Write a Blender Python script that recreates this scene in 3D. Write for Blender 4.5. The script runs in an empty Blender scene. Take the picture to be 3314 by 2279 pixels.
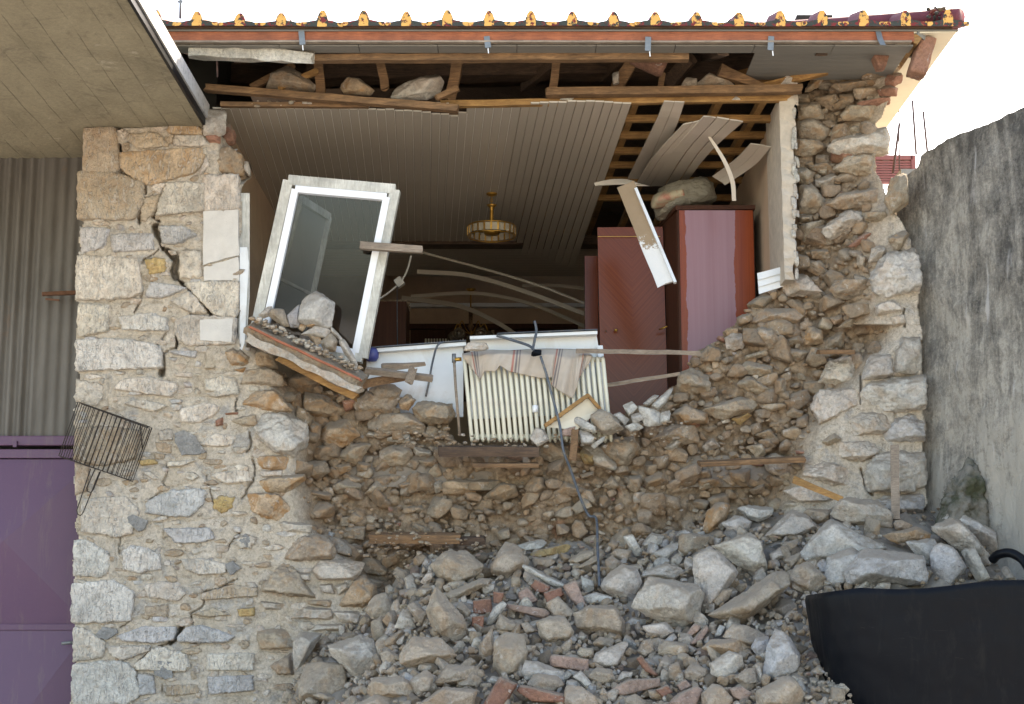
import bpy, bmesh, math, random
import numpy as np
from mathutils import Vector, Matrix, noise, kdtree
R = random.Random(7)
RNG = np.random.default_rng(11)
# ------------------------------------------------------------------ camera, world, sun
F, CX, CY = 5226.0, 1657.0, 1139.5            # focal length and centre, in photo pixels
PITCH = math.atan((2070.0 - CY) / F)
EYE = Vector((0, -10, 1.6))
sc = bpy.context.scene
cam = bpy.data.cameras.new('camera'); camo = bpy.data.objects.new('camera', cam)
sc.collection.objects.link(camo); sc.camera = camo
camo.location = EYE; camo.rotation_euler = (math.pi / 2 + PITCH, 0, 0)
cam.sensor_width = 36; cam.lens = 36 * F / 3314; cam.clip_start = 0.05; cam.clip_end = 2000
SUN_EL, SUN_AZ = math.radians(42), math.radians(35)      # behind the house, to the right
w = bpy.data.worlds.new('World'); sc.world = w; w.use_nodes = True
nt = w.node_tree; bg = nt.nodes['Background']
sky = nt.nodes.new('ShaderNodeTexSky'); sky.sky_type = 'NISHITA'; sky.sun_disc = False
sky.sun_elevation = SUN_EL; sky.sun_rotation = SUN_AZ; sky.air_density = 1.0; sky.dust_density = 2.0; sky.ozone_density = 1.0
nt.links.new(sky.outputs[0], bg.inputs[0]); bg.inputs[1].default_value = 0.15
sl = bpy.data.lights.new('sun', 'SUN'); sl.energy = 4.0; sl.angle = math.radians(0.5); sl.color = (1, 0.93, 0.83)
slo = bpy.data.objects.new('sun', sl); sc.collection.objects.link(slo)
SD = Vector((math.sin(SUN_AZ) * math.cos(SUN_EL), math.cos(SUN_AZ) * math.cos(SUN_EL), math.sin(SUN_EL)))
slo.rotation_euler = SD.to_track_quat('Z', 'Y').to_euler(); slo.location = SD * 30
vs = sc.view_settings; vs.view_transform = 'Standard'; vs.look = 'None'; vs.gamma = 1; vs.use_curve_mapping = False
vs.exposure = 2.2
vs.use_white_balance = True; vs.white_balance_temperature = 7600; vs.white_balance_tint = 10
sc.render.engine = 'CYCLES'
sc.cycles.use_denoising = True; sc.cycles.denoising_prefilter = 'ACCURATE'; sc.cycles.max_bounces = 8; sc.cycles.diffuse_bounces = 5; sc.cycles.sample_clamp_indirect = 6

# ------------------------------------------------------------------ helpers
cp, sp = math.cos(PITCH), math.sin(PITCH)
def ray(x, y):
    a, b = (x - CX) / F, (CY - y) / F
    return Vector((a, cp - b * sp, sp + b * cp))
def PY(x, y, Y=0.0):
    d = ray(x, y); return EYE + d * ((Y - EYE.y) / d.y)
def PZ(x, y, Z):
    d = ray(x, y); return EYE + d * ((Z - EYE.z) / d.z)
def pyv(x, y, Y):
    a, b = (x - CX) / F, (CY - y) / F
    dy, dz = cp - b * sp, sp + b * cp
    t = (Y + 10) / dy
    return np.stack([a * t, Y + 0 * t, 1.6 + dz * t], -1)
def mpp(Y=0.0): return (10 + Y) / F          # metres per photo pixel
class Z:                                       # a zoomed window of the photo: local coordinates to photo pixels
    def __init__(s, ox, oy, k): s.o = (ox, oy, k)
    def __call__(s, x, y): return (s.o[0] + x * s.o[2], s.o[1] + y * s.o[2])
    def poly(s, t): return [s(*map(float, q.split(','))) for q in t.split()]
ZA = Z(230, 380, .3133); ZB = Z(230, 880, .3133); ZC = Z(230, 1380, .3133); ZD = Z(230, 1780, .3127)
ZE = Z(700, 1000, .3884); ZF = Z(800, 1600, .4308); ZG = Z(1400, 1000, .3884); ZH = Z(2200, 1000, .48)
ZI = Z(1600, 1600, .4308); ZJ = Z(2300, 500, .4369); ZK = Z(2414, 0, .3884); ZL = Z(2314, 1500, .488)
ZM = Z(700, 500, .3884); ZN = Z(600, 0, .4739); ZO = Z(1600, 0, .4739); ZP = Z(1500, 500, .3884)
ZQ = Z(0, 1100, .3884); ZR = Z(0, 500, .3884); ZD2 = Z(0, 0, 1 / .7003)
def ss(a, b, x):
    t = np.clip((x - a) / (b - a), 0, 1); return t * t * (3 - 2 * t)

def mesh(name, v, f, mat=None, parent=None, loc=(0, 0, 0), smooth=False):
    m = bpy.data.meshes.new(name)
    v = np.asarray(v, dtype=np.float32).reshape(-1, 3)
    if isinstance(f, np.ndarray):
        n, k = f.shape
        m.vertices.add(len(v)); m.vertices.foreach_set('co', v.ravel())
        m.loops.add(n * k); m.loops.foreach_set('vertex_index', f.ravel().astype(np.int32))
        m.polygons.add(n); m.polygons.foreach_set('loop_start', np.arange(0, n * k, k, dtype=np.int32))
        m.update(calc_edges=True)
    else:
        m.from_pydata([tuple(map(float, q)) for q in v], [], f); m.update()
    if smooth: m.polygons.foreach_set('use_smooth', np.ones(len(m.polygons), dtype=bool))
    if mat: m.materials.append(mat)
    return obj(name, m, parent, loc)
def obj(name, m, parent=None, loc=(0, 0, 0)):
    o = bpy.data.objects.new(name, m); sc.collection.objects.link(o); o.location = loc
    if parent: o.parent = parent
    return o
def tag(o, label, cat, group=None, kind=None):
    if kind: o['kind'] = kind
    if label: o['label'] = label
    if cat: o['category'] = cat
    if group: o['group'] = group
    return o
def thing(name, label, cat, loc=(0, 0, 0), group=None):
    o = bpy.data.objects.new(name, None); sc.collection.objects.link(o); o.location = loc; o.empty_display_size = .1
    return tag(o, label, cat, group)
def box(name, lo, hi, mat, parent=None, bevel=0.0):
    lo = Vector(lo); hi = Vector(hi); c = (lo + hi) / 2; h = (hi - lo) / 2
    bm = bmesh.new(); bmesh.ops.create_cube(bm, size=2)
    for q in bm.verts: q.co = Vector((q.co.x * h.x, q.co.y * h.y, q.co.z * h.z))
    if bevel: bmesh.ops.bevel(bm, geom=bm.edges[:], offset=bevel, segments=2, affect='EDGES', profile=.6)
    m = bpy.data.meshes.new(name); bm.to_mesh(m); bm.free(); m.materials.append(mat)
    return obj(name, m, parent, c - (parent_loc(parent) if parent else Vector()))
def parent_loc(p):
    return Vector(p.location) + (parent_loc(p.parent) if p.parent else Vector())
def wmesh(name, v, f, mat, parent=None, smooth=False):
    """mesh given in world coordinates, origin moved to its centre"""
    v = np.asarray(v, dtype=float).reshape(-1, 3); c = (v.min(0) + v.max(0)) / 2
    off = Vector(c) - (parent_loc(parent) if parent else Vector())
    return mesh(name, v - c, f, mat, parent, off, smooth)
def bar(name, a, b, wd, dp, mat, parent=None, rough=0.0, seg=1, taper=1.0, up=None, twist=0.0, ragged=0.0):
    """a length of timber or metal from a to b: wd across (in the plane of the facade), dp front to back"""
    a = Vector(a); b = Vector(b); t = (b - a).normalized()
    n = Vector(up) if up else Vector((0, 1, 0))
    n = (n - t * n.dot(t))
    n = n.normalized() if n.length > 1e-3 else Vector((1, 0, 0))
    s = t.cross(n).normalized()
    if twist: q = Matrix.Rotation(twist, 3, t); n = q @ n; s = q @ s
    v = []; f = []; sd = R.uniform(0, 100)
    for i in range(seg + 1):
        u = i / seg; p = a.lerp(b, u); k = 1 + (taper - 1) * u
        for (p1, p2) in ((-1, -1), (0, -1.04), (1, -1), (1.0, 0), (1, 1), (0, 1.04), (-1, 1), (-1.0, 0)):
            q = p + s * (p1 * wd * k / 2) + n * (p2 * dp * k / 2)
            if rough:
                nv = noise.noise_vector(q * 9 + Vector((sd, 0, 0)))
                q = q + nv * rough
            if ragged and i in (0, seg): q = q + t * (R.uniform(-1, 1) * ragged)
            v.append(q)
    for i in range(seg):
        for j in range(8):
            k = i * 8 + j; l = i * 8 + (j + 1) % 8
            f.append((k, k + 8, l + 8, l))
    f.append(tuple(range(8))); f.append(tuple(reversed(range(seg * 8, seg * 8 + 8))))
    return wmesh(name, v, f, mat, parent)
def tube(name, pts, r, mat, parent=None, n=7, closed=False, smooth=True):
    pts = [Vector(p) for p in pts]; v = []; f = []; m = len(pts)
    up = Vector((.13, .3, .94)).normalized()
    for i, p in enumerate(pts):
        t = (pts[(i + 1) % m] - pts[i - 1]) if (closed or 0 < i < m - 1) else (pts[1] - pts[0] if i == 0 else pts[-1] - pts[-2])
        t.normalize(); s = t.cross(up)
        if s.length < .05: s = t.cross(Vector((1, 0, 0)))
        s.normalize(); q = s.cross(t)
        rr = r[i] if isinstance(r, (list, tuple)) else r
        for j in range(n):
            a = 2 * math.pi * j / n; v.append(p + (s * math.cos(a) + q * math.sin(a)) * rr)
    for i in range(m if closed else m - 1):
        for j in range(n):
            a = i * n + j; b = i * n + (j + 1) % n; c = ((i + 1) % m) * n + (j + 1) % n; d = ((i + 1) % m) * n + j
            f.append((a, b, c, d))
    if not closed: f.append(tuple(reversed(range(n)))); f.append(tuple(range((m - 1) * n, m * n)))
    return wmesh(name, v, f, mat, parent, smooth)
def lathe(name, prof, c, mat, parent=None, n=20, smooth=True):
    v = []; f = []
    for (r, z) in prof:
        for j in range(n):
            a = 2 * math.pi * j / n; v.append((c[0] + r * math.cos(a), c[1] + r * math.sin(a), c[2] + z))
    for i in range(len(prof) - 1):
        for j in range(n):
            f.append((i * n + j, i * n + (j + 1) % n, (i + 1) * n + (j + 1) % n, (i + 1) * n + j))
    f.append(tuple(reversed(range(n)))); f.append(tuple(range((len(prof) - 1) * n, len(prof) * n)))
    return wmesh(name, v, f, mat, parent, smooth)
def spline(pts, n):
    pts = [Vector(p) for p in pts]; out = []
    P = [pts[0] * 2 - pts[1]] + pts + [pts[-1] * 2 - pts[-2]]
    for i in range(1, len(P) - 2):
        for k in range(n):
            t = k / n; a, b, c, d = P[i - 1], P[i], P[i + 1], P[i + 2]
            out.append(.5 * ((2 * b) + (c - a) * t + (2 * a - 5 * b + 4 * c - d) * t * t + (3 * b - a - 3 * c + d) * t ** 3))
    out.append(pts[-1]); return out
def ribbon(name, left, right, th, mat, parent=None, n=6, rag=0.0):
    """a bent plank or panel between two rails, with thickness"""
    L = spline(left, n); Q = spline(right, n); m = len(L); v = []; f = []
    for i in range(m):
        t = (L[min(i + 1, m - 1)] - L[max(i - 1, 0)]); s = (Q[i] - L[i]); nn = t.cross(s).normalized() * th
        e = t.normalized() * (R.uniform(-rag, rag) if i in (0, m - 1) else 0)
        mid = (L[i] + Q[i]) / 2
        v += [L[i] + e, mid + e * -1, Q[i] + e, Q[i] + e + nn, mid - e + nn, L[i] + e + nn]
    for i in range(m - 1):
        for j in range(6):
            a = i * 6 + j; b = i * 6 + (j + 1) % 6; f.append((a, b, b + 6, a + 6))
    f.append((5, 4, 3, 2, 1, 0)); f.append(tuple(range((m - 1) * 6, m * 6)))
    return wmesh(name, v, f, mat, parent)

def under(part, *subs):
    """hang sub-parts under a part of the same thing"""
    for o in subs: o.location = Vector(o.location) - Vector(part.location); o.parent = part
def fuse(name, objs):
    """weld pieces into one mesh part"""
    bm = bmesh.new(); base = objs[0]; org = Vector(base.location)
    for o in objs:
        n0 = len(bm.verts); bm.from_mesh(o.data); bm.verts.ensure_lookup_table(); d = Vector(o.location) - org
        for q in bm.verts[n0:]: q.co += d
    bm.to_mesh(base.data); bm.free(); base.name = name
    for o in objs[1:]: bpy.data.objects.remove(o)
    return base
# ------------------------------------------------------------------ materials
class NB:
    def __init__(s, name):
        s.m = bpy.data.materials.new(name); s.m.use_nodes = True; s.t = s.m.node_tree; s.p = s.t.nodes['Principled BSDF']; s.t.nodes['Material Output']
    def n(s, typ, **k):
        q = s.t.nodes.new('ShaderNode' + typ)
        for a, b in k.items():
            if hasattr(q, a): setattr(q, a, b)
            else: q.inputs[a.replace('_', ' ')].default_value = b
        return q
    def l(s, a, b): s.t.links.new(a, b)
    def set(s, i, val):
        if hasattr(val, 'is_linked') or hasattr(val, 'links'): s.l(val, i)
        else: i.default_value = val
    def noise(s, vec, scale, detail=5, rough=.6, dist=0.0):
        q = s.n('TexNoise'); q.inputs['Scale'].default_value = scale; q.inputs['Detail'].default_value = detail
        q.inputs['Roughness'].default_value = rough; q.inputs['Distortion'].default_value = dist
        if vec is not None: s.l(vec, q.inputs['Vector'])
        return q.outputs['Fac']
    def ramp(s, fac, stops):
        q = s.n('ValToRGB'); e = q.color_ramp.elements
        while len(e) < len(stops): e.new(.5)
        for i, (p, c) in enumerate(stops):
            e[i].position = p; e[i].color = (c, c, c, 1) if not isinstance(c, tuple) else tuple(c[:3]) + (1,)
        s.l(fac, q.inputs[0]); return q.outputs[0]
    def mix(s, fac, a, b, mode='MIX'):
        q = s.n('Mix'); q.data_type = 'RGBA'; q.blend_type = mode
        for i, val in ((0, fac), (6, a), (7, b)):
            if isinstance(val, tuple): val = tuple(val[:3]) + (1,)
            s.set(q.inputs[i], val)
        return q.outputs[2]
    def math(s, op, a, b=0.0, c=None, clamp=False):
        q = s.n('Math'); q.operation = op; q.use_clamp = clamp; s.set(q.inputs[0], a); s.set(q.inputs[1], b)
        if c is not None: s.set(q.inputs[2], c)
        return q.outputs[0]
    def map(s, vec, scale=(1, 1, 1), rot=(0, 0, 0)):
        q = s.n('Mapping'); q.inputs['Scale'].default_value = scale; q.inputs['Rotation'].default_value = rot; s.l(vec, q.inputs[0]); return q.outputs[0]
    def coords(s, kind='Object'): return s.n('TexCoord').outputs[kind]
    def bump(s, h, strength=.5, dist=.01, prev=None):
        q = s.n('Bump'); q.inputs['Strength'].default_value = strength; q.inputs['Distance'].default_value = dist; s.l(h, q.inputs['Height'])
        if prev is not None: s.l(prev, q.inputs['Normal'])
        return q.outputs[0]
    def out(s, col=None, rough=None, nrm=None, **k):
        if col is not None: s.set(s.p.inputs['Base Color'], tuple(col[:3]) + (1,) if isinstance(col, tuple) else col)
        if rough is not None: s.set(s.p.inputs['Roughness'], rough)
        if nrm is not None: s.l(nrm, s.p.inputs['Normal'])
        for a, b in k.items(): s.set(s.p.inputs[a.replace('_', ' ')], b)
        return s.m
def rock_mat(name, attr=False, chisel=False, dust=.8):
    b = NB(name); oi = b.n('ObjectInfo')
    if attr:
        at = b.n('Attribute'); at.attribute_name = 'Col'; base, alpha = at.outputs['Color'], .35
        vec = b.coords('Object')
    else:
        base, alpha = oi.outputs['Color'], oi.outputs['Alpha']
        va = b.n('VectorMath'); va.operation = 'ADD'; b.l(b.coords('Object'), va.inputs[0])
        cx = b.n('CombineXYZ'); r100 = b.math('MULTIPLY', oi.outputs['Random'], 57.0); b.l(r100, cx.inputs[0]); b.l(r100, cx.inputs[1]); b.l(cx.outputs[0], va.inputs[1]); vec = va.outputs[0]
    big = b.noise(vec, 6, 6, .65, .4); mid = b.noise(vec, 26, 6, .7, .3); fine = b.noise(vec, 120, 4, .7)
    c = b.mix(1.0, base, b.ramp(big, [(.28, .66), (.5, .96), (.72, 1.2)]), 'MULTIPLY')
    c = b.mix(1.0, c, b.ramp(mid, [(.3, .72), (.5, 1.0), (.72, 1.18)]), 'MULTIPLY')
    m2 = b.noise(vec, 62, 5, .75, .5)
    c = b.mix(1.0, c, b.ramp(m2, [(.3, .8), (.45, .97), (.6, 1.05), (.75, 1.15)] if chisel else [(.3, .62), (.45, .95), (.6, 1.08), (.75, 1.3)]), 'MULTIPLY')
    st = b.noise(vec, 9, 4, .6, 1.0)
    stm = b.math('MULTIPLY', b.ramp(st, [(.47, 0.0), (.6, 1.0)]), alpha)
    c = b.mix(stm, c, b.mix(mid, (.38, .185, .07), (.54, .32, .14)))
    wh = b.math('MULTIPLY', b.ramp(b.noise(vec, 15, 5, .75, .6), [(.6, 0.0), (.67, 1.0)]), .55)
    c = b.mix(wh, c, (.68, .64, .58))
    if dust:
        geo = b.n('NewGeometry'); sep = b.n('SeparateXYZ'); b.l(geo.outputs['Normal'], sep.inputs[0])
        dust_shading = b.math('MULTIPLY', b.ramp(b.math('ADD', sep.outputs['Z'], b.math('MULTIPLY', b.math('SUBTRACT', mid, .5), 1.2)), [(.3, 0.0), (.75, 1.0)]), dust)
        c = b.mix(dust_shading, c, (.32, .26, .195))  # dust on the tops, deepened to paint facet contrast the lighting lacks
    c = b.mix(b.ramp(fine, [(.62, 0.0), (.72, .5)]), c, (.13, .1, .075))
    h = b.math('ADD', b.math('ADD', b.math('MULTIPLY', mid, 1.0), b.math('MULTIPLY', m2, .6)), b.math('MULTIPLY', fine, .35))
    if chisel:
        wv = b.map(vec, (1.0, 1, .3), (0, .55, 0)); ch = b.ramp(b.noise(wv, 58, 2, .5, 1.2), [(.56, 0.0), (.64, 1.0)])
        h = b.math('ADD', h, b.math('MULTIPLY', ch, .6)); c = b.mix(b.math('MULTIPLY', ch, .4), c, (.74, .70, .64))
    nb = b.bump(h, 1.0, .02)
    cr = b.n('TexVoronoi'); cr.feature = 'DISTANCE_TO_EDGE'; cr.inputs['Scale'].default_value = 13; 
    vd = b.n('VectorMath'); vd.operation = 'ADD'; b.l(vec, vd.inputs[0]); nz = b.n('TexNoise'); nz.inputs['Scale'].default_value = 18; b.l(vec, nz.inputs['Vector'])
    sc_ = b.n('VectorMath'); sc_.operation = 'SCALE'; sc_.inputs['Scale'].default_value = .12; b.l(nz.outputs['Color'], sc_.inputs[0]); b.l(sc_.outputs[0], vd.inputs[1]); b.l(vd.outputs[0], cr.inputs['Vector'])
    nb = b.bump(b.ramp(cr.outputs['Distance'], [(0, 0.0), (.05, 1.0)]), .35, .008, nb)
    return b.out(c, .92, nb)
def simple(name, col, rough=.6, var=.25, scale=8, bump=.2, stretch=(1, 1, 1), metal=0.0, col2=None, spec=None):
    b = NB(name); v = b.map(b.coords(), stretch); n1 = b.noise(v, scale, 6, .65, .3); n2 = b.noise(v, scale * 9, 4, .7)
    c = b.mix(1.0, tuple(col), b.ramp(n1, [(.25, 1 - var), (.75, 1 + var)]), 'MULTIPLY')
    if col2: c = b.mix(b.ramp(b.noise(v, scale * .8, 6, .7, .6), [(.5, 0.0), (.64, 1.0)]), c, tuple(col2))
    nb = b.bump(b.math('ADD', n1, b.math('MULTIPLY', n2, .5)), bump, .01) if bump else None
    m = b.out(c, rough, nb, Metallic=metal)
    if spec is not None: b.p.inputs['Specular IOR Level'].default_value = spec
    return m
def wood(name, col, dark, rough=.8, axis=(1, 1, 1), worn=None):
    b = NB(name); oi = b.n('ObjectInfo'); v0 = b.coords(); v = b.map(v0, axis)
    g = b.noise(v, 14, 7, .7, 1.2); g2 = b.noise(v, 60, 4, .7); blot = b.noise(v0, 5, 5, .65)
    c = b.mix(b.ramp(g, [(.35, 0.0), (.68, 1.0)]), tuple(dark), tuple(col))
    c = b.mix(1.0, c, b.ramp(blot, [(.3, .6), (.7, 1.25)]), 'MULTIPLY')
    if worn: c = b.mix(b.ramp(b.noise(v0, 13, 6, .7, .4), [(.5, 0.0), (.58, 1.0)]), c, tuple(worn))
    return b.out(c, rough, b.bump(b.math('ADD', g, b.math('MULTIPLY', g2, .6)), .5, .008))
M = {}
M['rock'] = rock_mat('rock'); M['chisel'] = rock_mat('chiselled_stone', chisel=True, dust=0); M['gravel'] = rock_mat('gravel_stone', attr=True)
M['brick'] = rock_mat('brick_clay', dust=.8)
AX = (.6, 6, 6)
M['wood_old'] = wood('old_timber', (.30, .17, .08), (.11, .06, .03), axis=AX)
M['wood_gold'] = wood('golden_timber', (.46, .26, .09), (.24, .12, .04), axis=AX)
M['wood_dark'] = wood('dark_timber', (.14, .085, .05), (.05, .03, .02), axis=AX)
M['wood_grey'] = wood('weathered_timber', (.36, .29, .22), (.2, .15, .11), axis=AX)
M['fascia'] = wood('stained_fascia', (.42, .13, .05), (.25, .07, .03), axis=AX, rough=.6)
M['paint_wood'] = wood('flaking_white_paint', (.68, .68, .62), (.46, .44, .38), axis=(6, 6, .6), worn=None)
M['white_alu'] = simple('white_aluminium', (.78, .80, .82), .35, .04, 6, 0)
b = NB('black_rubber'); v = b.coords(); sc1 = b.noise(b.map(v, (1, 1, .22)), 9, 7, .8, .6); sc2 = b.noise(b.map(v, (.3, 1, 2.5)), 12, 6, .8, 1.5)
c = b.mix(b.ramp(sc1, [(.52, 0.0), (.75, 1.0)]), (.003, .004, .0065), (.017, .0155, .0145)); c = b.mix(b.ramp(sc2, [(.64, 0.0), (.7, .5)]), c, (.05, .046, .04))
M['tub'] = b.out(c, b.ramp(sc1, [(.3, .34), (.7, .6)]), b.bump(b.noise(v, 2.2, 3, .5), .5, .06)); b.p.inputs['Specular IOR Level'].default_value = .12
M['enamel'] = simple('cream_enamel', (.66, .63, .50), .4, .06, 9, .03, col2=(.60, .55, .44))
M['white_board'] = simple('white_laminate', (.68, .70, .70), .4, .08, 3, .02, col2=(.58, .56, .52))
M['plaster'] = simple('white_plaster', (.58, .55, .50), .9, .12, 9, .5)
M['room_plaster'] = simple('peach_plaster', (.52, .38, .26), .9, .12, 2.2, .25, col2=(.45, .33, .23))
M['pale_plaster'] = simple('pale_plaster', (.50, .43, .345), .95, .2, 14, .6)
M['cement'] = simple('grey_cement', (.27, .28, .275), .95, .12, 14, .5)
M['steel'] = simple('zinc_steel', (.22, .23, .23), .6, .15, 20, .1, metal=.7)
M['rust'] = simple('rusty_steel', (.14, .065, .035), .8, .4, 20, .3)
M['wire'] = simple('sooty_wire', (.035, .026, .02), .55, .4, 40, .2, metal=.4)
M['rubber'] = simple('black_rubber', (.0045, .0055, .008), .4, .5, 4, .06, col2=(.009, .009, .0095), spec=.14)
M['cable'] = simple('cable_sheath', (.07, .085, .105), .5, .3, 20, .1, col2=(.16, .15, .13))
M['brass'] = simple('gilded_brass', (.50, .28, .06), .35, .3, 30, .1, metal=.85)
M['void'] = simple('sooty_board', (.03, .027, .022), .95, .3, 4, .2)  # near-black board for the attic and gate bay walls
M['soffit'] = simple('soffit_board', (.19, .18, .16), .7, .12, 3, .08, stretch=(1, 8, 1))
M['soffit_white'] = simple('cream_soffit', (.66, .60, .47), .8, .08, 4, .1)
M['street'] = simple('street_concrete', (.36, .33, .29), .95, .15, .8, .3)
M['rebar'] = simple('rebar', (.10, .06, .055), .8, .3, 30, .3)
M['shutter'] = simple('red_louvre', (.22, .07, .06), .6, .15, 8, .05)
M['dust'] = simple('dusty_mud', (.24, .205, .165), 1.0, .3, 14, 1.0)
# walls of rubble mortar: pier pointing is pale, the torn core is brown mud
b = NB('mortar'); v = b.coords('Object'); at = b.n('Attribute'); at.attribute_name = 'core'
n1 = b.noise(v, 3.5, 6, .65, .5); n2 = b.noise(v, 22, 6, .75, .3); n3 = b.noise(v, 95, 5, .75)
pale = b.mix(b.ramp(n1, [(.35, 0.0), (.65, 1.0)]), (.46, .385, .29), (.55, .485, .40))
pale = b.mix(b.ramp(b.noise(v, 5, 6, .7, .8), [(.54, 0.0), (.64, .85)]), pale, (.36, .34, .31))
mud = b.mix(b.ramp(n1, [(.35, 0.0), (.65, 1.0)]), (.25, .175, .11), (.34, .255, .17))
mud = b.mix(b.ramp(b.noise(v, 6, 4, .6, .5), [(.63, 0.0), (.7, .6)]), mud, (.27, .12, .055))
c = b.mix(at.outputs['Fac'], pale, mud)
c = b.mix(1.0, c, b.ramp(n2, [(.3, .66), (.5, 1.0), (.7, 1.25)]), 'MULTIPLY')
c = b.mix(1.0, c, b.ramp(b.noise(v, 58, 5, .75, .4), [(.3, .66), (.5, 1.0), (.72, 1.25)]), 'MULTIPLY')
c = b.mix(b.ramp(n3, [(.58, 0.0), (.7, .6)]), c, (.16, .12, .085))
nz = b.n('TexNoise'); nz.inputs['Scale'].default_value = 7; nz.inputs['Detail'].default_value = 6; b.l(v, nz.inputs['Vector']); sc_ = b.n('VectorMath'); sc_.operation = 'SCALE'; sc_.inputs['Scale'].default_value = .22; b.l(nz.outputs['Color'], sc_.inputs[0])
vd = b.n('VectorMath'); vd.operation = 'ADD'; b.l(b.map(v, (1, 1, 1.5)), vd.inputs[0]); b.l(sc_.outputs[0], vd.inputs[1]); vo = b.n('TexVoronoi'); vo.feature = 'DISTANCE_TO_EDGE'; vo.inputs['Scale'].default_value = 7.5; b.l(vd.outputs[0], vo.inputs['Vector'])
hair = b.math('MULTIPLY', b.ramp(vo.outputs['Distance'], [(0, 1.0), (.014, 0.0)]), b.ramp(b.noise(v, 4.5, 4, .6), [(.46, 0.0), (.56, 1.0)]))
c = b.mix(b.math('MULTIPLY', hair, .75), c, (.13, .095, .06))
M['mortar'] = b.out(c, 1.0, b.bump(b.math('ADD', n2, b.math('MULTIPLY', n3, .5)), .9, .016))
# PVC ceiling strip
b = NB('pvc_panel'); v = b.coords(); c = b.mix(b.noise(b.map(v, (1, .3, 1)), 4, 5, .6), (.47, .41, .335), (.58, .52, .435))
M['pvc'] = b.out(c, .26)
M['bead'] = simple('pvc_bead', (.74, .70, .62), .4, .08, 5, 0)  # paler than the strips: light caught along the joints, painted on
# board-marked concrete
b = NB('board_marked_concrete'); v = b.coords(); sx = b.n('SeparateXYZ'); b.l(v, sx.inputs[0])
wob = b.math('ADD', sx.outputs['X'], b.math('MULTIPLY', b.noise(v, 2, 3, .5), .03))
fr = b.math('FRACT', b.math('MULTIPLY', wob, 6.1))
line = b.math('MULTIPLY', b.ramp(fr, [(0, 1.0), (.035, 0.0), (.965, 0.0), (1, 1.0)]), b.ramp(b.noise(b.map(v, (5, 1.1, 1)), 3, 7, .8), [(.42, 0.0), (.62, .85)]))
n1 = b.noise(b.map(v, (1.6, .7, 1)), 2.2, 7, .7, .5); n2 = b.noise(v, 40, 5, .7)
c = b.mix(b.ramp(n1, [(.3, 0.0), (.7, 1.0)]), (.19, .162, .105), (.31, .268, .18))
c = b.mix(b.ramp(b.noise(v, 2.6, 6, .7, .7), [(.56, 0.0), (.66, .75)]), c, (.15, .125, .085))
c = b.mix(b.ramp(b.noise(v, 3.3, 6, .75, .3), [(.64, 0.0), (.72, .6)]), c, (.5, .45, .36))
c = b.mix(line, c, (.09, .075, .05)); c = b.mix(1.0, c, b.ramp(n2, [(.3, .85), (.7, 1.12)]), 'MULTIPLY')
M['slab'] = b.out(c, .95, b.bump(b.math('ADD', n2, b.math('MULTIPLY', line, -1.5)), .5, .01))
# mould-streaked render
b = NB('mouldy_render'); v = b.coords(); n2 = b.noise(v, 45, 6, .8); 
s1 = b.noise(b.map(v, (2.4, 2.4, .55)), 1.3, 8, .7, .6); s2 = b.noise(b.map(v, (9, 9, 1.1)), 2.6, 6, .7, .3)
c = b.mix(b.noise(v, 3, 5, .6), (.36, .33, .28), (.52, .48, .41))
sp2 = b.noise(v, 7, 7, .8, .4)
k = b.math('ADD', b.math('MULTIPLY', s1, .42), b.math('ADD', b.math('MULTIPLY', s2, .1), b.math('ADD', b.math('MULTIPLY', n2, .2), b.math('MULTIPLY', sp2, .28))))
sx = b.n('SeparateXYZ'); b.l(v, sx.inputs[0])
k = b.math('ADD', k, b.math('MULTIPLY', b.math('ADD', sx.outputs['Z'], .3), .055))
c = b.mix(b.ramp(k, [(.53, 0.0), (.59, .5), (.66, .93)]), c, (.06, .055, .048))
c = b.mix(b.ramp(b.noise(b.map(v, (6, 6, .8)), 2, 4, .6), [(.62, 0.0), (.72, .7)]), c, (.56, .54, .52))
gm = b.math('MULTIPLY', b.ramp(sx.outputs['Z'], [(.0, 1.0), (.06, 0.0)]), b.ramp(n2, [(.4, 0.0), (.6, 1.0)]))
M['render'] = b.out(c, .95, b.bump(b.math('ADD', n2, b.math('MULTIPLY', s2, .6)), .8, .02))
b = NB('mossy_cement'); v = b.coords(); n2 = b.noise(v, 30, 6, .8)
c = b.mix(b.ramp(b.noise(v, 5, 6, .7), [(.42, 0.0), (.6, 1.0)]), (.27, .25, .21), (.08, .085, .045))
M['mossy'] = b.out(c, 1.0, b.bump(n2, 1.0, .03))
# purple painted gate
b = NB('purple_paint'); v = b.coords(); c = b.mix(b.noise(v, 2.5, 5, .6), (.085, .036, .09), (.115, .05, .10))
c = b.mix(b.ramp(b.noise(b.map(v, (5, 5, .5)), 2.4, 6, .75, .4), [(.56, 0.0), (.74, .55)]), c, (.16, .11, .11))
M['purple'] = b.out(c, .45, b.bump(b.noise(v, 60, 3, .6), .08, .01))
b = NB('corrugated_zinc'); v = b.coords(); s1 = b.noise(b.map(v, (1, 1, .25)), 3, 7, .7, .4)
c = b.mix(b.ramp(s1, [(.3, 0.0), (.7, 1.0)]), (.085, .075, .062), (.165, .152, .135)); c = b.mix(b.ramp(b.noise(v, 2.5, 6, .75), [(.6, 0.0), (.72, .6)]), c, (.17, .10, .06))
M['zinc'] = b.out(c, .6, b.bump(b.noise(v, 9, 5, .6), .3, .02), Metallic=.25)
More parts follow.
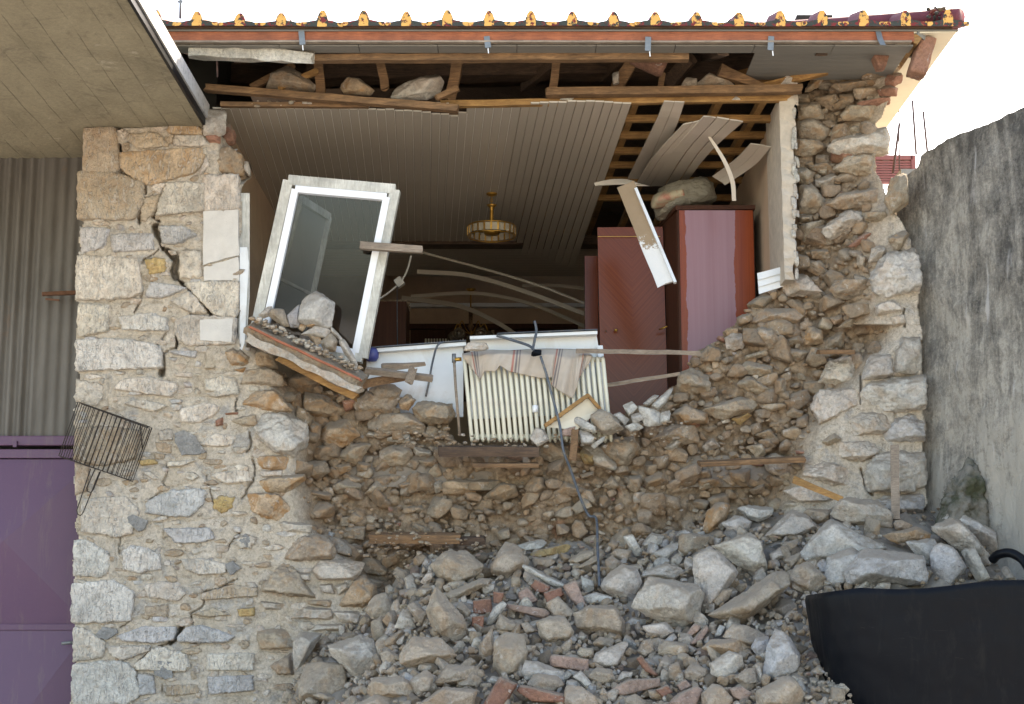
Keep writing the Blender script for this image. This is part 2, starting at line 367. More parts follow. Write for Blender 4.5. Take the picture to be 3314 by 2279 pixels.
# veneers
def veneer(name, c1, c2, chevron=False, film_sheen=False):
    b = NB(name); v = b.coords(); sx = b.n('SeparateXYZ'); b.l(v, sx.inputs[0])
    if chevron:
        q = b.math('ADD', b.math('ABSOLUTE', sx.outputs['X']), b.math('MULTIPLY', sx.outputs['Z'], -.9)); cb = b.n('CombineXYZ'); b.l(b.math('MULTIPLY', q, 1.0), cb.inputs[0]); g = b.noise(b.map(cb.outputs[0], (60, 1, 1)), 1, 6, .75)
    else: g = b.noise(b.map(v, (30, 30, .7)), 1, 6, .75, .3)
    c = b.mix(b.ramp(g, [(.3, 0.0), (.7, 1.0)]), c1, c2); rough = .2
    if film_sheen:
        e = b.math('ADD', sx.outputs['X'], b.math('MULTIPLY', b.math('SUBTRACT', b.noise(v, 5, 4, .6), .5), .06))
        fz = b.math('ADD', sx.outputs['Z'], b.math('MULTIPLY', b.math('SUBTRACT', b.noise(v, 6, 4, .6), .5), .14))
        mk = b.math('MULTIPLY', b.math('MULTIPLY', b.math('LESS_THAN', e, film_sheen[1]), b.math('GREATER_THAN', e, film_sheen[0])), b.math('GREATER_THAN', fz, film_sheen[2]))
        c = b.mix(mk, c, b.mix(b.noise(b.map(v, (26, 26, .4)), 1, 5, .7), (.26, .125, .14), (.38, .22, .25)))  # purplish film tint also paints the blue sky reflected in the gloss
    b.p.inputs['Specular IOR Level'].default_value = .1 if name == 'dark_veneer' else .22
    if name == 'dark_veneer': rough = .5
    return b.out(c, rough, None)
M['veneer'] = veneer('red_veneer', (.12, .024, .008), (.21, .05, .016))
M['chevron'] = veneer('chevron_veneer', (.085, .017, .005), (.24, .058, .016), chevron=True)
M['film_sheen'] = veneer('veneer_with_film_and_sky_sheen', (.20, .032, .008), (.29, .062, .014), film_sheen=(-.215, .125, -.30))
M['dark_veneer'] = veneer('dark_veneer', (.05, .02, .012), (.085, .035, .02))
# glass
b = NB('window_glass'); b.t.nodes.remove(b.p); o = b.t.nodes['Material Output']; tr = b.n('BsdfTransparent'); tr.inputs[0].default_value = (.70, .71, .72, 1)
gl = b.n('BsdfGlossy'); gl.inputs['Roughness'].default_value = .04; gl.inputs[0].default_value = (.5, .54, .6, 1); fz = b.n('Fresnel'); fz.inputs[0].default_value = 1.5
ms = b.n('MixShader'); b.l(fz.outputs[0], ms.inputs[0]); b.l(tr.outputs[0], ms.inputs[1]); b.l(gl.outputs[0], ms.inputs[2]); b.l(ms.outputs[0], o.inputs[0]); M['glass'] = b.m
b = NB('obscured_glass'); b.t.nodes.remove(b.p); o = b.t.nodes['Material Output']; tr = b.n('BsdfTransparent'); tr.inputs[0].default_value = (.55, .6, .58, 1)
df = b.n('BsdfDiffuse'); df.inputs[0].default_value = (.42, .43, .42, 1); ms = b.n('MixShader'); ms.inputs[0].default_value = .6; b.l(tr.outputs[0], ms.inputs[1]); b.l(df.outputs[0], ms.inputs[2]); b.l(ms.outputs[0], o.inputs[0]); M['frost'] = b.m
b = NB('clear_film'); v = b.coords(); b.out(b.mix(b.noise(v, 6, 6, .7, 1), (.40, .34, .24), (.52, .48, .38)), .22, b.bump(b.noise(b.map(v, (1, 1, 2)), 16, 6, .75, 2.0), 1.0, .05)); M['film'] = b.m
b = NB('crystal'); b.out((.66, .60, .48), .06, None, Metallic=.0); b.p.inputs['Transmission Weight'].default_value = .5; M['crystal'] = b.m
b = NB('globe_glass'); b.out((.25, .2, .15), .08); b.p.inputs['Transmission Weight'].default_value = .6; M['globe'] = b.m
# roof tile: painted dark red, edges flaked to the clay
b = NB('painted_tile'); v = b.coords(); n1 = b.noise(v, 30, 5, .7, .4)
geo = b.n('NewGeometry'); sn = b.n('SeparateXYZ'); b.l(geo.outputs['Normal'], sn.inputs[0]); sx = b.n('SeparateXYZ'); b.l(v, sx.inputs[0])
oi = b.n('ObjectInfo'); red = b.mix(n1, (.10, .016, .022), (.17, .03, .04)); moss = b.mix(b.noise(v, 70, 5, .8), (.012, .014, .012), (.055, .06, .045))
clay = b.mix(b.noise(v, 25, 4, .6), (.55, .27, .06), (.80, .45, .12))
ends = b.math('LESS_THAN', sn.outputs['Y'], -.5)
pk = b.math('LESS_THAN', b.math('ADD', b.math('ABSOLUTE', sx.outputs['X']), b.math('MULTIPLY', n1, .02)), .04)
rx = b.math('SUBTRACT', b.math('ABSOLUTE', sx.outputs['X']), .121); rz = b.math('ADD', sx.outputs['Z'], .007)
rd = b.math('SQRT', b.math('ADD', b.math('POWER', rx, 2.0), b.math('MULTIPLY', b.math('POWER', rz, 2.0), 3.0)))
pk2 = b.math('LESS_THAN', b.math('ADD', rd, b.math('MULTIPLY', n1, .02)), .038)
e = b.mix(b.math('MAXIMUM', pk, pk2), moss, clay); vo2 = b.n('VectorMath'); vo2.operation = 'ADD'; b.l(v, vo2.inputs[0]); cxx = b.n('CombineXYZ'); b.l(b.math('MULTIPLY', oi.outputs['Random'], 31.0), cxx.inputs[0]); b.l(cxx.outputs[0], vo2.inputs[1])
e = b.mix(b.ramp(b.noise(vo2.outputs[0], 20, 4, .65), [(.5, 0.0), (.55, 1.0)]), e, b.mix(b.math('GREATER_THAN', b.noise(vo2.outputs[0], 34, 2, .5), .5), (.17, .014, .014), (.03, .03, .022)))
M['tile'] = b.out(b.mix(ends, red, e), .75, b.bump(n1, .3, .01))
M['tile_far'] = simple('tile_red', (.13, .022, .03), .7, .3, 20, .3)
# striped towel
b = NB('striped_towel'); uv = b.n('TexCoord').outputs['UV']; sx = b.n('SeparateXYZ'); b.l(uv, sx.inputs[0])
c = b.mix(b.noise(uv, 6, 5, .6), (.42, .35, .28), (.52, .45, .37))
fr = b.math('FRACT', b.math('ADD', b.math('MULTIPLY', sx.outputs['X'], 3.9), .62))
st = b.ramp(fr, [(.0, 0.0), (.02, 1.0), (.05, 1.0), (.06, 0.0), (.08, 0.0), (.09, 1.0), (.12, 1.0), (.13, 0.0), (.15, 0.0), (.16, .9), (.18, .9), (.19, 0.0)])
c = b.mix(st, c, b.mix(b.math('LESS_THAN', fr, .07), (.20, .17, .16), (.40, .17, .13)))
M['towel'] = b.out(c, 1.0, b.bump(b.noise(b.map(uv, (90, 60, 1)), 4, 3, .7), .3, .01))

# ------------------------------------------------------------------ stones
def ico(n):
    bm = bmesh.new(); bmesh.ops.create_icosphere(bm, subdivisions=n, radius=1)
    v = np.array([q.co[:] for q in bm.verts]); f = np.array([[q.index for q in p.verts] for p in bm.faces]); bm.free()
    return v / np.linalg.norm(v, axis=1)[:, None], f
ICO = {n: ico(n) for n in (2, 3, 4, 5)}
def hull2(pts):
    pts = sorted(set((round(a, 6), round(c, 6)) for a, c in pts))
    def half(p):
        h = []
        for q in p:
            while len(h) > 1 and (h[-1][0] - h[-2][0]) * (q[1] - h[-2][1]) - (h[-1][1] - h[-2][1]) * (q[0] - h[-2][0]) <= 0: h.pop()
            h.append(q)
        return h[:-1]
    return half(pts) + half(pts[::-1])
def star(planes, half, lvl, k=26, rough=.03, seed=0.0, fast=False, chips=0):
    d, f = ICO[lvl]; d = d * np.array(half); d = d / np.linalg.norm(d, axis=1)[:, None]
    n = np.array([p[0] for p in planes]); o = np.array([p[1] for p in planes])
    q = np.clip(d @ n.T, 0, None) / o[None]
    mx = q.max(1); r = 1 / (mx * ((q / mx[:, None]) ** k).sum(1) ** (1 / k))
    v = d * r[:, None]
    if chips and not fast:                                # knock flat facets off the corners
        rc = random.Random(seed * 1000); ex = []
        for _ in range(chips):
            m_ = unit((rc.gauss(0, 1), rc.gauss(0, 1) - .5, rc.gauss(0, 1) + .2)); ex.append((m_, float((v @ m_).max()) * rc.uniform(.80, .95)))
        q = np.clip(d @ np.array([e[0] for e in ex]).T, 1e-9, None) / np.array([e[1] for e in ex])[None]
        r = np.minimum(r, 1 / q.max(1)); v = d * r[:, None]
    if rough:
        s = min(half) * rough * 2.2
        if fast: v = v + RNG.normal(0, s * .35, v.shape)
        else:
            fr = 3.2 / max(.02, sum(half) / 3)
            off = Vector((seed, seed * .7, seed * .3))
            dsp = np.array([noise.fractal(Vector(p) * fr + off, .55, 2.2, 5) for p in v])
            v = v + d * (dsp * s)[:, None]
    return v, f
def unit(v): v = np.array(v, float); return v / np.linalg.norm(v)
def stone_planes(poly, front, back, tilt, ftilt, rg, flat=False):
    """poly: outline (x,z) about its centre; front/back: reach towards and away from the street"""
    pl = []; m = len(poly)
    for i in range(m):
        (x0, z0), (x1, z1) = poly[i], poly[(i + 1) % m]
        nx, nz = z1 - z0, -(x1 - x0); L = math.hypot(nx, nz)
        if L < 1e-5: continue
        nx, nz = nx / L, nz / L; off = nx * x0 + nz * z0
        if off < 0: nx, nz, off = -nx, -nz, -off
        off = max(off, .004)
        for s in (-1, 1):
            a = tilt * rg.uniform(.3, 1.5) * (1 if s < 0 else .8)
            nn = np.array([nx, s * a, nz]); ln = np.linalg.norm(nn); pl.append((nn / ln, off / ln))
    pl.append((unit((rg.uniform(-ftilt, ftilt), -1, rg.uniform(-ftilt * .3, ftilt))), front))
    if not flat:
        for _ in range(rg.choice((2, 2, 3))):
            pl.append((unit((rg.uniform(-1, 1) * .9, -1, rg.uniform(-.7, 1.1))), front * rg.uniform(.88, 1.05)))
    pl.append((unit((rg.uniform(-.2, .2), 1, rg.uniform(-.2, .2))), back))
    return pl
PAL = dict(w=(.54, .48, .40, .3), W=(.53, .495, .44, .2), g=(.455, .435, .41, .1), t=(.40, .325, .24, .45), d=(.34, .255, .175, .5), o=(.45, .33, .22, .85),
           y=(.46, .33, .15, .6), r=(.33, .165, .11, .1), m=(.30, .295, .28, 0), p=(.44, .31, .25, .1), c=(.62, .58, .50, .05))
def jit(c, rg, a=.10):
    k = 1 + rg.uniform(-a, a); return tuple(min(.9, max(.01, q * k * (1 + rg.uniform(-.012, .012)))) for q in c[:3]) + (c[3],)
def world_poly(px, Y, g=1.0):
    pts = [PY(x, y, Y) for x, y in px]; h = hull2([(p.x, p.z) for p in pts])
    A = cx = cz = 0.0
    for i in range(len(h)):
        (a, c), (b_, d) = h[i], h[(i + 1) % len(h)]; k = a * d - b_ * c; A += k; cx += (a + b_) * k; cz += (c + d) * k
    cx /= 3 * A; cz /= 3 * A
    return [((a - cx) * g, (c - cz) * g) for a, c in h], cx, cz
def make_stone(name, px, col, Y, front, back, tilt, ftilt, rg, lvl=None, k=26, rough=.05, mat=None, parent=None, flat=False, smooth=False, g=1.1, gain=1.0, chips=0):
    poly, cx, cz = world_poly(px, Y, g)
    hx = max(abs(p[0]) for p in poly); hz = max(abs(p[1]) for p in poly)
    if lvl is None: lvl = 5 if max(hx, hz) > .15 else 4 if max(hx, hz) > .035 else 3
    v, f = star(stone_planes(poly, front, back, tilt, ftilt, rg, flat), (hx, (front + back) / 2, hz), lvl, k, rough, rg.uniform(0, 90), False, chips)
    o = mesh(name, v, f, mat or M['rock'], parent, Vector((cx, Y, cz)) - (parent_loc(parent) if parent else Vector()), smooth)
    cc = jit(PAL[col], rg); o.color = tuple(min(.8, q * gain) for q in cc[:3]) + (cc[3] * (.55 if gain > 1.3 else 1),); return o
class Joined:
    def __init__(s): s.v = []; s.f = []; s.c = []; s.n = 0
    def add(s, v, f, col): s.v.append(v); s.f.append(f + s.n); s.c.append(np.tile(np.array(tuple(col[:3]) + (1,)), (len(v), 1))); s.n += len(v)
    def build(s, name, mat, parent=None):
        o = mesh(name, np.concatenate(s.v), np.concatenate(s.f), mat, parent, -parent_loc(parent) if parent else (0, 0, 0))
        a = o.data.attributes.new('Col', 'FLOAT_COLOR', 'POINT'); a.data.foreach_set('color', np.concatenate(s.c).astype(np.float32).ravel()); return o
def rand_stone(rg, half, lvl=2):
    pl = []
    for _ in range(9):
        n = unit((rg.gauss(0, 1), rg.gauss(0, 1), rg.gauss(0, 1))); e = math.sqrt(sum((n[i] * half[i]) ** 2 for i in range(3)))
        pl.append((n, e * rg.uniform(.55, .92)))
    for a in range(3):
        for s in (-1, 1):
            n = np.zeros(3); n[a] = s; pl.append((n, half[a]))
    return star(pl, half, lvl, 70, .03 if lvl > 2 else .05, rg.uniform(0, 90), fast=True)
def pin(x, y, poly):
    r = False; x1, y1 = poly[-1]
    for x0, y0 in poly:
        if (y0 > y) != (y1 > y) and x < (x1 - x0) * (y - y0) / (y1 - y0) + x0: r = not r
        x1, y1 = x0, y0
    return r
def inside(px, py, poly):
    r = np.zeros(np.shape(px), bool); n = len(poly)
    for i in range(n):
        x0, y0 = poly[i]; x1, y1 = poly[(i + 1) % n]
        if y0 == y1: continue
        t = ((y0 > py) != (y1 > py)) & (px < (x1 - x0) * (py - y0) / (y1 - y0) + x0); r ^= t
    return r

# ------------------------------------------------------------------ the torn stone wall
WALL_MASK = [(283, 424), (560, 405), (700, 395), (735, 450), (790, 505), (802, 565), (778, 590), (772, 1090), (800, 1110), (880, 1170), (960, 1250), (1180, 1290), (1330, 1340), (1440, 1365),
             (1475, 1440), (1900, 1440), (1960, 1400), (2010, 1345), (2200, 1250), (2225, 1165), (2330, 1085), (2420, 995), (2530, 935), (2578, 905), (2588, 310), (2690, 245), (2800, 215), (2890, 235),
             (2880, 320), (2840, 405), (2868, 430), (2830, 540), (2860, 620), (2940, 780), (2985, 1000), (2995, 1600), (3010, 2900), (236, 2900), (240, 1500), (262, 600), (283, 560)]
EL = np.array([(-200, 800), (900, 800), (1100, 810), (1250, 890), (1400, 975), (1550, 955), (1700, 980), (1800, 1090), (1900, 1190), (2000, 1260), (2279, 1320), (2900, 1400)], float)
ER = np.array([(-200, 2950), (900, 2950), (1100, 2930), (1250, 2790), (1400, 2680), (1600, 2610), (1700, 2560), (2900, 2560)], float)
def core_amount(x, y):
    e = np.interp(y, EL[:, 0], EL[:, 1]); r = np.interp(y, ER[:, 0], ER[:, 1])
    s1 = ss(0, 1, (x - e + 30) / 120); wr = np.where(y < 1050, 330, 150)
    s2 = 1 - ss(0, 1, (x - r + wr) / wr)
    corner = ss(700, 760, x) * (1 - ss(575, 600, y)) * .7
    return np.maximum(s1 * s2, np.where(x < 900, corner, 0))
def wall_Y(x, y):
    k = core_amount(x, y); return .27 * k + .05 * k * np.sin(x / 170.0) * np.sin(y / 120.0 + 1)
def vnoise(x, y, cell, seed):
    g = np.random.default_rng(seed).random((64, 64)); a = np.asarray(x) / cell; c = np.asarray(y) / cell
    i = np.floor(a).astype(int); j = np.floor(c).astype(int); u = a - i; v = c - j; u = u * u * (3 - 2 * u); v = v * v * (3 - 2 * v)
    i &= 63; j &= 63; i1 = (i + 1) & 63; j1 = (j + 1) & 63
    return (g[i, j] * (1 - u) + g[i1, j] * u) * (1 - v) + (g[i, j1] * (1 - u) + g[i1, j1] * u) * v - .5
CRACKS = [(ZA, '490,300 515,420 505,590 620,650 740,720 770,780', 10, .12), (ZA, '725,800 725,900 705,1000 715,1090', 8, .10), (ZA, '1000,700 940,860 900,950 850,1040 920,1080', 6, .1),
          (ZA, '880,1140 900,1200 920,1290 950,1365', 13, .16), (ZA, '1000,1385 1060,1430 1085,1480 1070,1600 1075,1650', 13, .16), (ZB, '1075,60 1130,110 1190,150', 9, .14), (ZB, '1230,185 1310,260 1370,320 1460,430', 12, .16),
          (ZB, '1095,520 1085,650 1090,785', 6, .12), (ZB, '930,855 940,950 940,1060', 10, .14), (ZB, '710,20 720,150 730,260 690,350 650,430', 4, .05), (ZB, '1730,60 1740,250 1718,480 1720,580', 5, .1),
          (ZB, '1090,785 1000,820 930,860', 3, .04), (ZB, '1230,437 1420,425 1500,445', 4, .06), (ZB, '980,640 930,700 890,780 930,850', 3, .03), (ZA, '740,1510 760,1460 850,1420 900,1370', 4, .04), (ZA, '1150,1590 1730,1595', 4, .05),
          (ZD, '1150,800 1110,850 1090,910 1040,960', 9, .14), (ZD, '1040,960 970,980 820,1050 700,1170 665,1250', 5, .07), (ZD, '665,1250 690,1400 700,1510 560,1590', 3, .04), (ZD, '1720,300 1600,370 1370,440 1378,560 1350,600 1240,660 1258,760', 4, .05),
          (ZD, '630,450 645,520 600,730 520,800', 4, .04), (ZC, '510,1140 505,1320', 3, .03), (ZC, '1850,60 1860,160 1840,240 1810,280', 5, .06), (ZC, '1880,300 1900,440 1880,560 1770,740', 4, .05), (ZC, '1420,460 1400,560 1440,690 1480,790', 3, .03),
          (ZC, '1000,370 990,500 960,580 980,650 820,760 800,860', 3, .03), (ZB, '1720,1300 1700,1440', 5, .06), (ZC, '1740,1110 1660,1190 1610,1270', 4, .05), (ZD, '950,1390 960,1520', 4, .05), (ZC, '1020,1050 1020,1110 960,1160', 3, .03),
          (ZH, '1510,0 1515,120', 4, .08), (ZH, '1220,380 1215,640', 5, .1), (ZH, '1230,470 1640,445', 4, .05), (ZH, '1450,700 1455,800', 4, .04), (ZH, '1220,1080 1260,1220 1300,1260', 6, .07), (ZH, '1630,220 1650,650 1665,950', 5, .06), (ZH, '1080,1000 1230,1030 1430,970', 4, .04)]
SCORES = [(ZA, '110,1040 600,1020', 2), (ZA, '930,1020 1360,1010', 2), (ZA, '900,1085 1160,1090 1290,1170', 2), (ZA, '450,1250 860,1210', 2), (ZB, '90,315 960,320', 2), (ZB, '80,700 930,650', 3), (ZB, '80,1045 860,1040', 3), (ZB, '960,1000 1240,995 1680,1040', 3),
          (ZB, '960,755 1680,745', 2), (ZB, '1380,800 1380,980', 2), (ZB, '390,1060 380,1400', 2), (ZB, '480,1290 1000,1300 1720,1290', 3), (ZB, '400,1440 1000,1440', 2), (ZB, '1180,1150 1170,1300', 2), (ZB, '1280,1150 1280,1300', 2), (ZC, '700,420 1000,415 1720,410', 3),
          (ZC, '820,295 1080,300', 2), (ZC, '200,560 780,565', 2), (ZC, '1010,630 1340,590 1830,590', 3), (ZC, '820,1000 1380,965 1640,930 1915,940', 3), (ZC, '110,1135 740,1135', 3), (ZC, '860,1270 1180,1290 1460,1310', 3), (ZC, '955,1010 960,1560', 2), (ZC, '1090,1330 1090,1550', 2),
          (ZC, '465,1180 470,1590', 2), (ZC, '1720,680 1720,900', 2), (ZD, '400,290 760,280', 2), (ZD, '1060,280 1620,310', 2), (ZD, '770,545 1380,560 1900,540', 3), (ZD, '600,720 800,700 1600,710', 3), (ZD, '80,765 500,735', 2), (ZD, '380,975 960,955', 3), (ZD, '1060,960 1300,975 1900,965', 3),
          (ZD, '690,1260 1200,1265', 3), (ZD, '1000,570 1005,700', 2), (ZD, '1250,1050 1240,1280', 2), (ZD, '1420,1380 1430,1560', 2), (ZD, '890,1560 1900,1500', 2), (ZD, '690,1280 690,1590', 2)]
wall = thing('ruined_stone_wall', 'torn house wall of pale rubble stone and brown mud mortar with a huge hole', 'wall', (0, 0.3, 0))
def build_mortar(x0, x1, y1, st):
    xs = np.arange(x0, x1 + .1, st); ys = np.arange(205, y1, st)
    X, Yp = np.meshgrid(xs, ys, indexing='ij')
    jx = X + vnoise(X, Yp, 37, 3) * 30; jy = Yp + vnoise(X, Yp, 41, 4) * 30
    ok = inside(jx, jy, WALL_MASK); RJ = random.Random(17)
    k = core_amount(X, Yp); D = wall_Y(X, Yp)
    kd = kdtree.KDTree(4200); pts = RNG.random((4200, 2)) * np.array([2800, 2100]) + np.array([220, 200]); rad = RNG.uniform(14, 34, 4200)
    for i, p in enumerate(pts): kd.insert((p[0], p[1], 0), i)
    kd.balance()
    clod = np.zeros_like(X); nz = np.argwhere(ok & (k > .05))
    for i, j in nz:
        _, q, dist = kd.find((X[i, j], Yp[i, j], 0)); clod[i, j] = math.sqrt(max(0, 1 - (dist / rad[q]) ** 2)) * rad[q] / 34
    rough = vnoise(X, Yp, 60, 5) * .06 + vnoise(X, Yp, 23, 6) * .035 + vnoise(X, Yp, 11, 8) * .022
    D = D + k * (.03 + rough * 1.1 - clod * .045) + (1 - k) * (vnoise(X, Yp, 90, 9) * .012 + vnoise(X, Yp, 16, 10) * .006 + vnoise(X, Yp, 8, 12) * .004)
    def groove(pl, wd, dep):
        nonlocal D
        out = [pl[0]]; RJ.seed(int(pl[0][0] * 7 + pl[0][1] * 13))
        for (x0, y0), (x1, y1) in zip(pl, pl[1:]):
            n = max(1, int(math.hypot(x1 - x0, y1 - y0) / 14))
            for k in range(1, n + 1): out.append((x0 + (x1 - x0) * k / n + RJ.uniform(-3.2, 3.2), y0 + (y1 - y0) * k / n + RJ.uniform(-3.2, 3.2)))
        for i, ((x0, y0), (x1, y1)) in enumerate(zip(out, out[1:])):
            if max(x0, x1) < xs[0] - 30 or min(x0, x1) > xs[-1] + 30: continue
            i0, i1 = np.searchsorted(xs, (min(x0, x1) - 26, max(x0, x1) + 26)); j0, j1 = np.searchsorted(ys, (min(y0, y1) - 26, max(y0, y1) + 26)); sl = (slice(i0, i1), slice(j0, j1))
            if i1 <= i0 or j1 <= j0: continue
            L2 = (x1 - x0) ** 2 + (y1 - y0) ** 2 + 1e-6
            t = np.clip(((X[sl] - x0) * (x1 - x0) + (Yp[sl] - y0) * (y1 - y0)) / L2, 0, 1)
            dist = np.hypot(X[sl] - x0 - t * (x1 - x0), Yp[sl] - y0 - t * (y1 - y0)); ww = wd * (.55 + .9 * RJ.random())
            if dep > .02: D[sl] = np.maximum(D[sl], dep * np.clip(1.5 - dist / ww, 0, 1))
            else: D[sl] = np.maximum(D[sl], dep * np.clip(1.3 - dist / wd, 0, 1))
    for z, s, wd, dep in CRACKS: groove(z.poly(s), wd * .6 if wd >= 9 else max(1.9, wd * .45), dep)
    for z, s, wd in SCORES: groove(z.poly(s), wd * 1.4, .010)
    P = pyv(X.ravel(), Yp.ravel(), D.ravel()); B = pyv(X.ravel(), Yp.ravel(), np.full(D.size, .58))
    cell = ok[:-1, :-1] & ok[1:, :-1] & ok[:-1, 1:] & ok[1:, 1:]
    ny = len(ys); I, J = np.nonzero(cell); a = I * ny + J
    N = X.size
    quads = [np.stack([a, a + 1, a + ny + 1, a + ny], 1)]
    pad = np.pad(cell, 1)
    for di, dj, o1, o2 in ((-1, 0, 0, 1), (1, 0, ny + 1, ny), (0, -1, ny, 0), (0, 1, 1, ny + 1)):
        e = cell & ~pad[1 + di:pad.shape[0] - 1 + di, 1 + dj:pad.shape[1] - 1 + dj]
        I2, J2 = np.nonzero(e); c = I2 * ny + J2
        quads.append(np.stack([c + o1, c + o1 + N, c + o2 + N, c + o2], 1))
    q = np.concatenate(quads); V = np.concatenate([P, B]); used = np.unique(q); re = np.zeros(len(V), int); re[used] = np.arange(len(used))
    o = mesh('mortar', V[used], re[q], M['mortar'], wall, (0, -.3, 0))
    at = o.data.attributes.new('core', 'FLOAT', 'POINT'); kk = np.concatenate([k.ravel(), np.ones(N)])[used]
    at.data.foreach_set('value', np.clip(kk * 1.6, 0, 1).astype(np.float32))
build_mortar(226, 3016, 2405, 4.1)
q0, q1 = PY(246, 2395, .0), PY(1500, 2395, 0); box('wall_base', (q0.x, .02, 0), (q1.x, .58, q0.z + .02), M['mortar'], wall)
PIER = [(ZA, '''t:150,135 460,125 495,560 140,578|t:105,590 500,608 735,700 722,900 640,1045 100,1035|o:540,380 1330,335 1340,480 1240,590 985,655 800,700 550,540|t:600,240 640,180 900,170 1000,300 720,330|t:540,290 600,260 620,340 540,360
w:480,150 540,130 610,180 540,240|o:1010,140 1060,90 1270,80 1370,140 1340,190 1040,180|w:850,110 1030,95 940,165|w:1090,200 1350,200 1420,290 1330,315 1070,300|t:970,220 1070,190 1060,260 1010,290
w:1350,350 1400,320 1420,400 1370,390|w:1330,560 1400,400 1430,500 1340,610|w:820,740 860,690 1000,690 920,800|t:745,830 920,810 880,950 800,1050 725,1080 735,960|w:1000,710 1365,700 1365,960 900,1010 960,840|w:1380,620 1720,610 1740,950 1380,965
g:110,1150 400,1170 330,1350 120,1390|g:440,1220 830,1210 840,1370 450,1390|g:930,1140 1160,1140 1290,1230 1150,1300 960,1310|w:95,1450 660,1480 700,1600 715,1805 600,1865 90,1880|y:770,1470 960,1460 980,1590 820,1620|w:1140,1400 1340,1390 1350,1660 1140,1660'''),
        (ZB, '''g:840,120 1190,170 1100,220 920,280 780,270|w:1040,320 1230,210 1290,270 1400,420 1240,430 1180,350|w:1190,130 1420,115 1725,115 1705,450 1490,440 1360,300|w:95,350 400,370 385,610 90,665|W:520,480 820,440 990,490 995,615 560,600
w:1110,510 1280,460 1690,485 1680,740 1230,755 1110,670|W:100,715 620,715 890,770 905,985 100,1020|g:1010,820 1300,820 1280,900 1080,860|w:1070,1050 1240,1040 1250,1100 1110,1090|w:70,1120 330,1180 320,1300 260,1390 65,1330
w:490,1180 590,1110 800,1095 1060,1150 1080,1230 1020,1290 490,1220|w:560,1370 700,1330 900,1360 990,1390 850,1450 720,1420|w:1410,1120 1600,1090 1700,1110 1740,1280 1400,1230|w:1140,1420 1420,1360 1520,1400 1490,1480 1330,1560 1150,1550|t:1390,990 1500,980 1480,1010 1400,1010|w:1400,1270 1600,1210 1690,1270 1500,1300'''),
        (ZC, '''w:1340,190 1480,80 1700,110 1660,200 1480,210|w:1010,370 1320,350 1180,410 1010,420|w:740,470 830,470 905,540 860,560 780,510|w:1200,490 1270,475 1330,520 1260,560 1190,540|w:1470,520 1530,480 1820,460 1860,570 1600,590|t:50,390 190,430 170,660 50,700
w:140,770 560,740 690,890 620,1095 480,1125 140,1080|g:820,790 1000,690 1290,650 1390,690 1350,810 1220,930 1080,930 810,890|y:1490,770 1540,720 1680,740 1660,840 1560,890 1480,830|g:980,1060 1420,1050 1470,1160 1330,1200 1100,1200|W:50,1190 190,1200 380,1310 380,1470 310,1550 45,1530
W:560,1290 650,1240 760,1260 910,1330 920,1470 740,1510 560,1470|w:1160,1380 1340,1370 1590,1420 1580,1520 1330,1530 1200,1480|w:1690,1180 1800,1120 1915,1160 1860,1260 1750,1250|t:80,40 330,10 700,60 640,330 330,400 60,330|y:700,350 860,335 900,390 740,410|t:880,170 1040,180 1040,280 900,260|w:930,50 1040,30 1060,150 920,150'''),
        (ZD, '''W:40,370 240,350 420,330 620,440 640,520 590,720 40,740|w:780,370 940,325 1100,345 1180,450 1100,530 830,500|t:1370,450 1680,365 1900,400 1900,480 1650,500 1385,515|w:40,800 150,830 350,950 340,1100 40,1150|g:520,880 760,800 1080,800 1040,930 900,955 560,940
g:1130,900 1220,800 1390,790 1680,890 1580,960 1400,960 1150,950|w:690,1180 900,1010 1180,1080 1210,1200 1180,1250 700,1240|W:50,1200 240,1170 540,1170 650,1250 690,1500 560,1580 50,1590|g:700,1280 860,1300 870,1480 720,1490|t:970,1400 1300,1390 1330,1480 1000,1510|g:1440,1310 1860,1300 1880,1450 1450,1490
t:1250,670 1480,600 1670,680 1440,700|y:1730,610 1900,590 1900,680 1760,690|w:410,1000 820,990 800,1050 540,1140 420,1070|t:780,590 1000,570 1000,690 780,690|w:1430,1080 1880,1070 1870,1240 1440,1240|W:50,1620 600,1620 620,1850 50,1870|w:680,1620 1200,1600 1180,1800 700,1830|t:1250,1600 1800,1620 1780,1850 1280,1840|W:50,1900 500,1900 520,2150 50,2180''')]
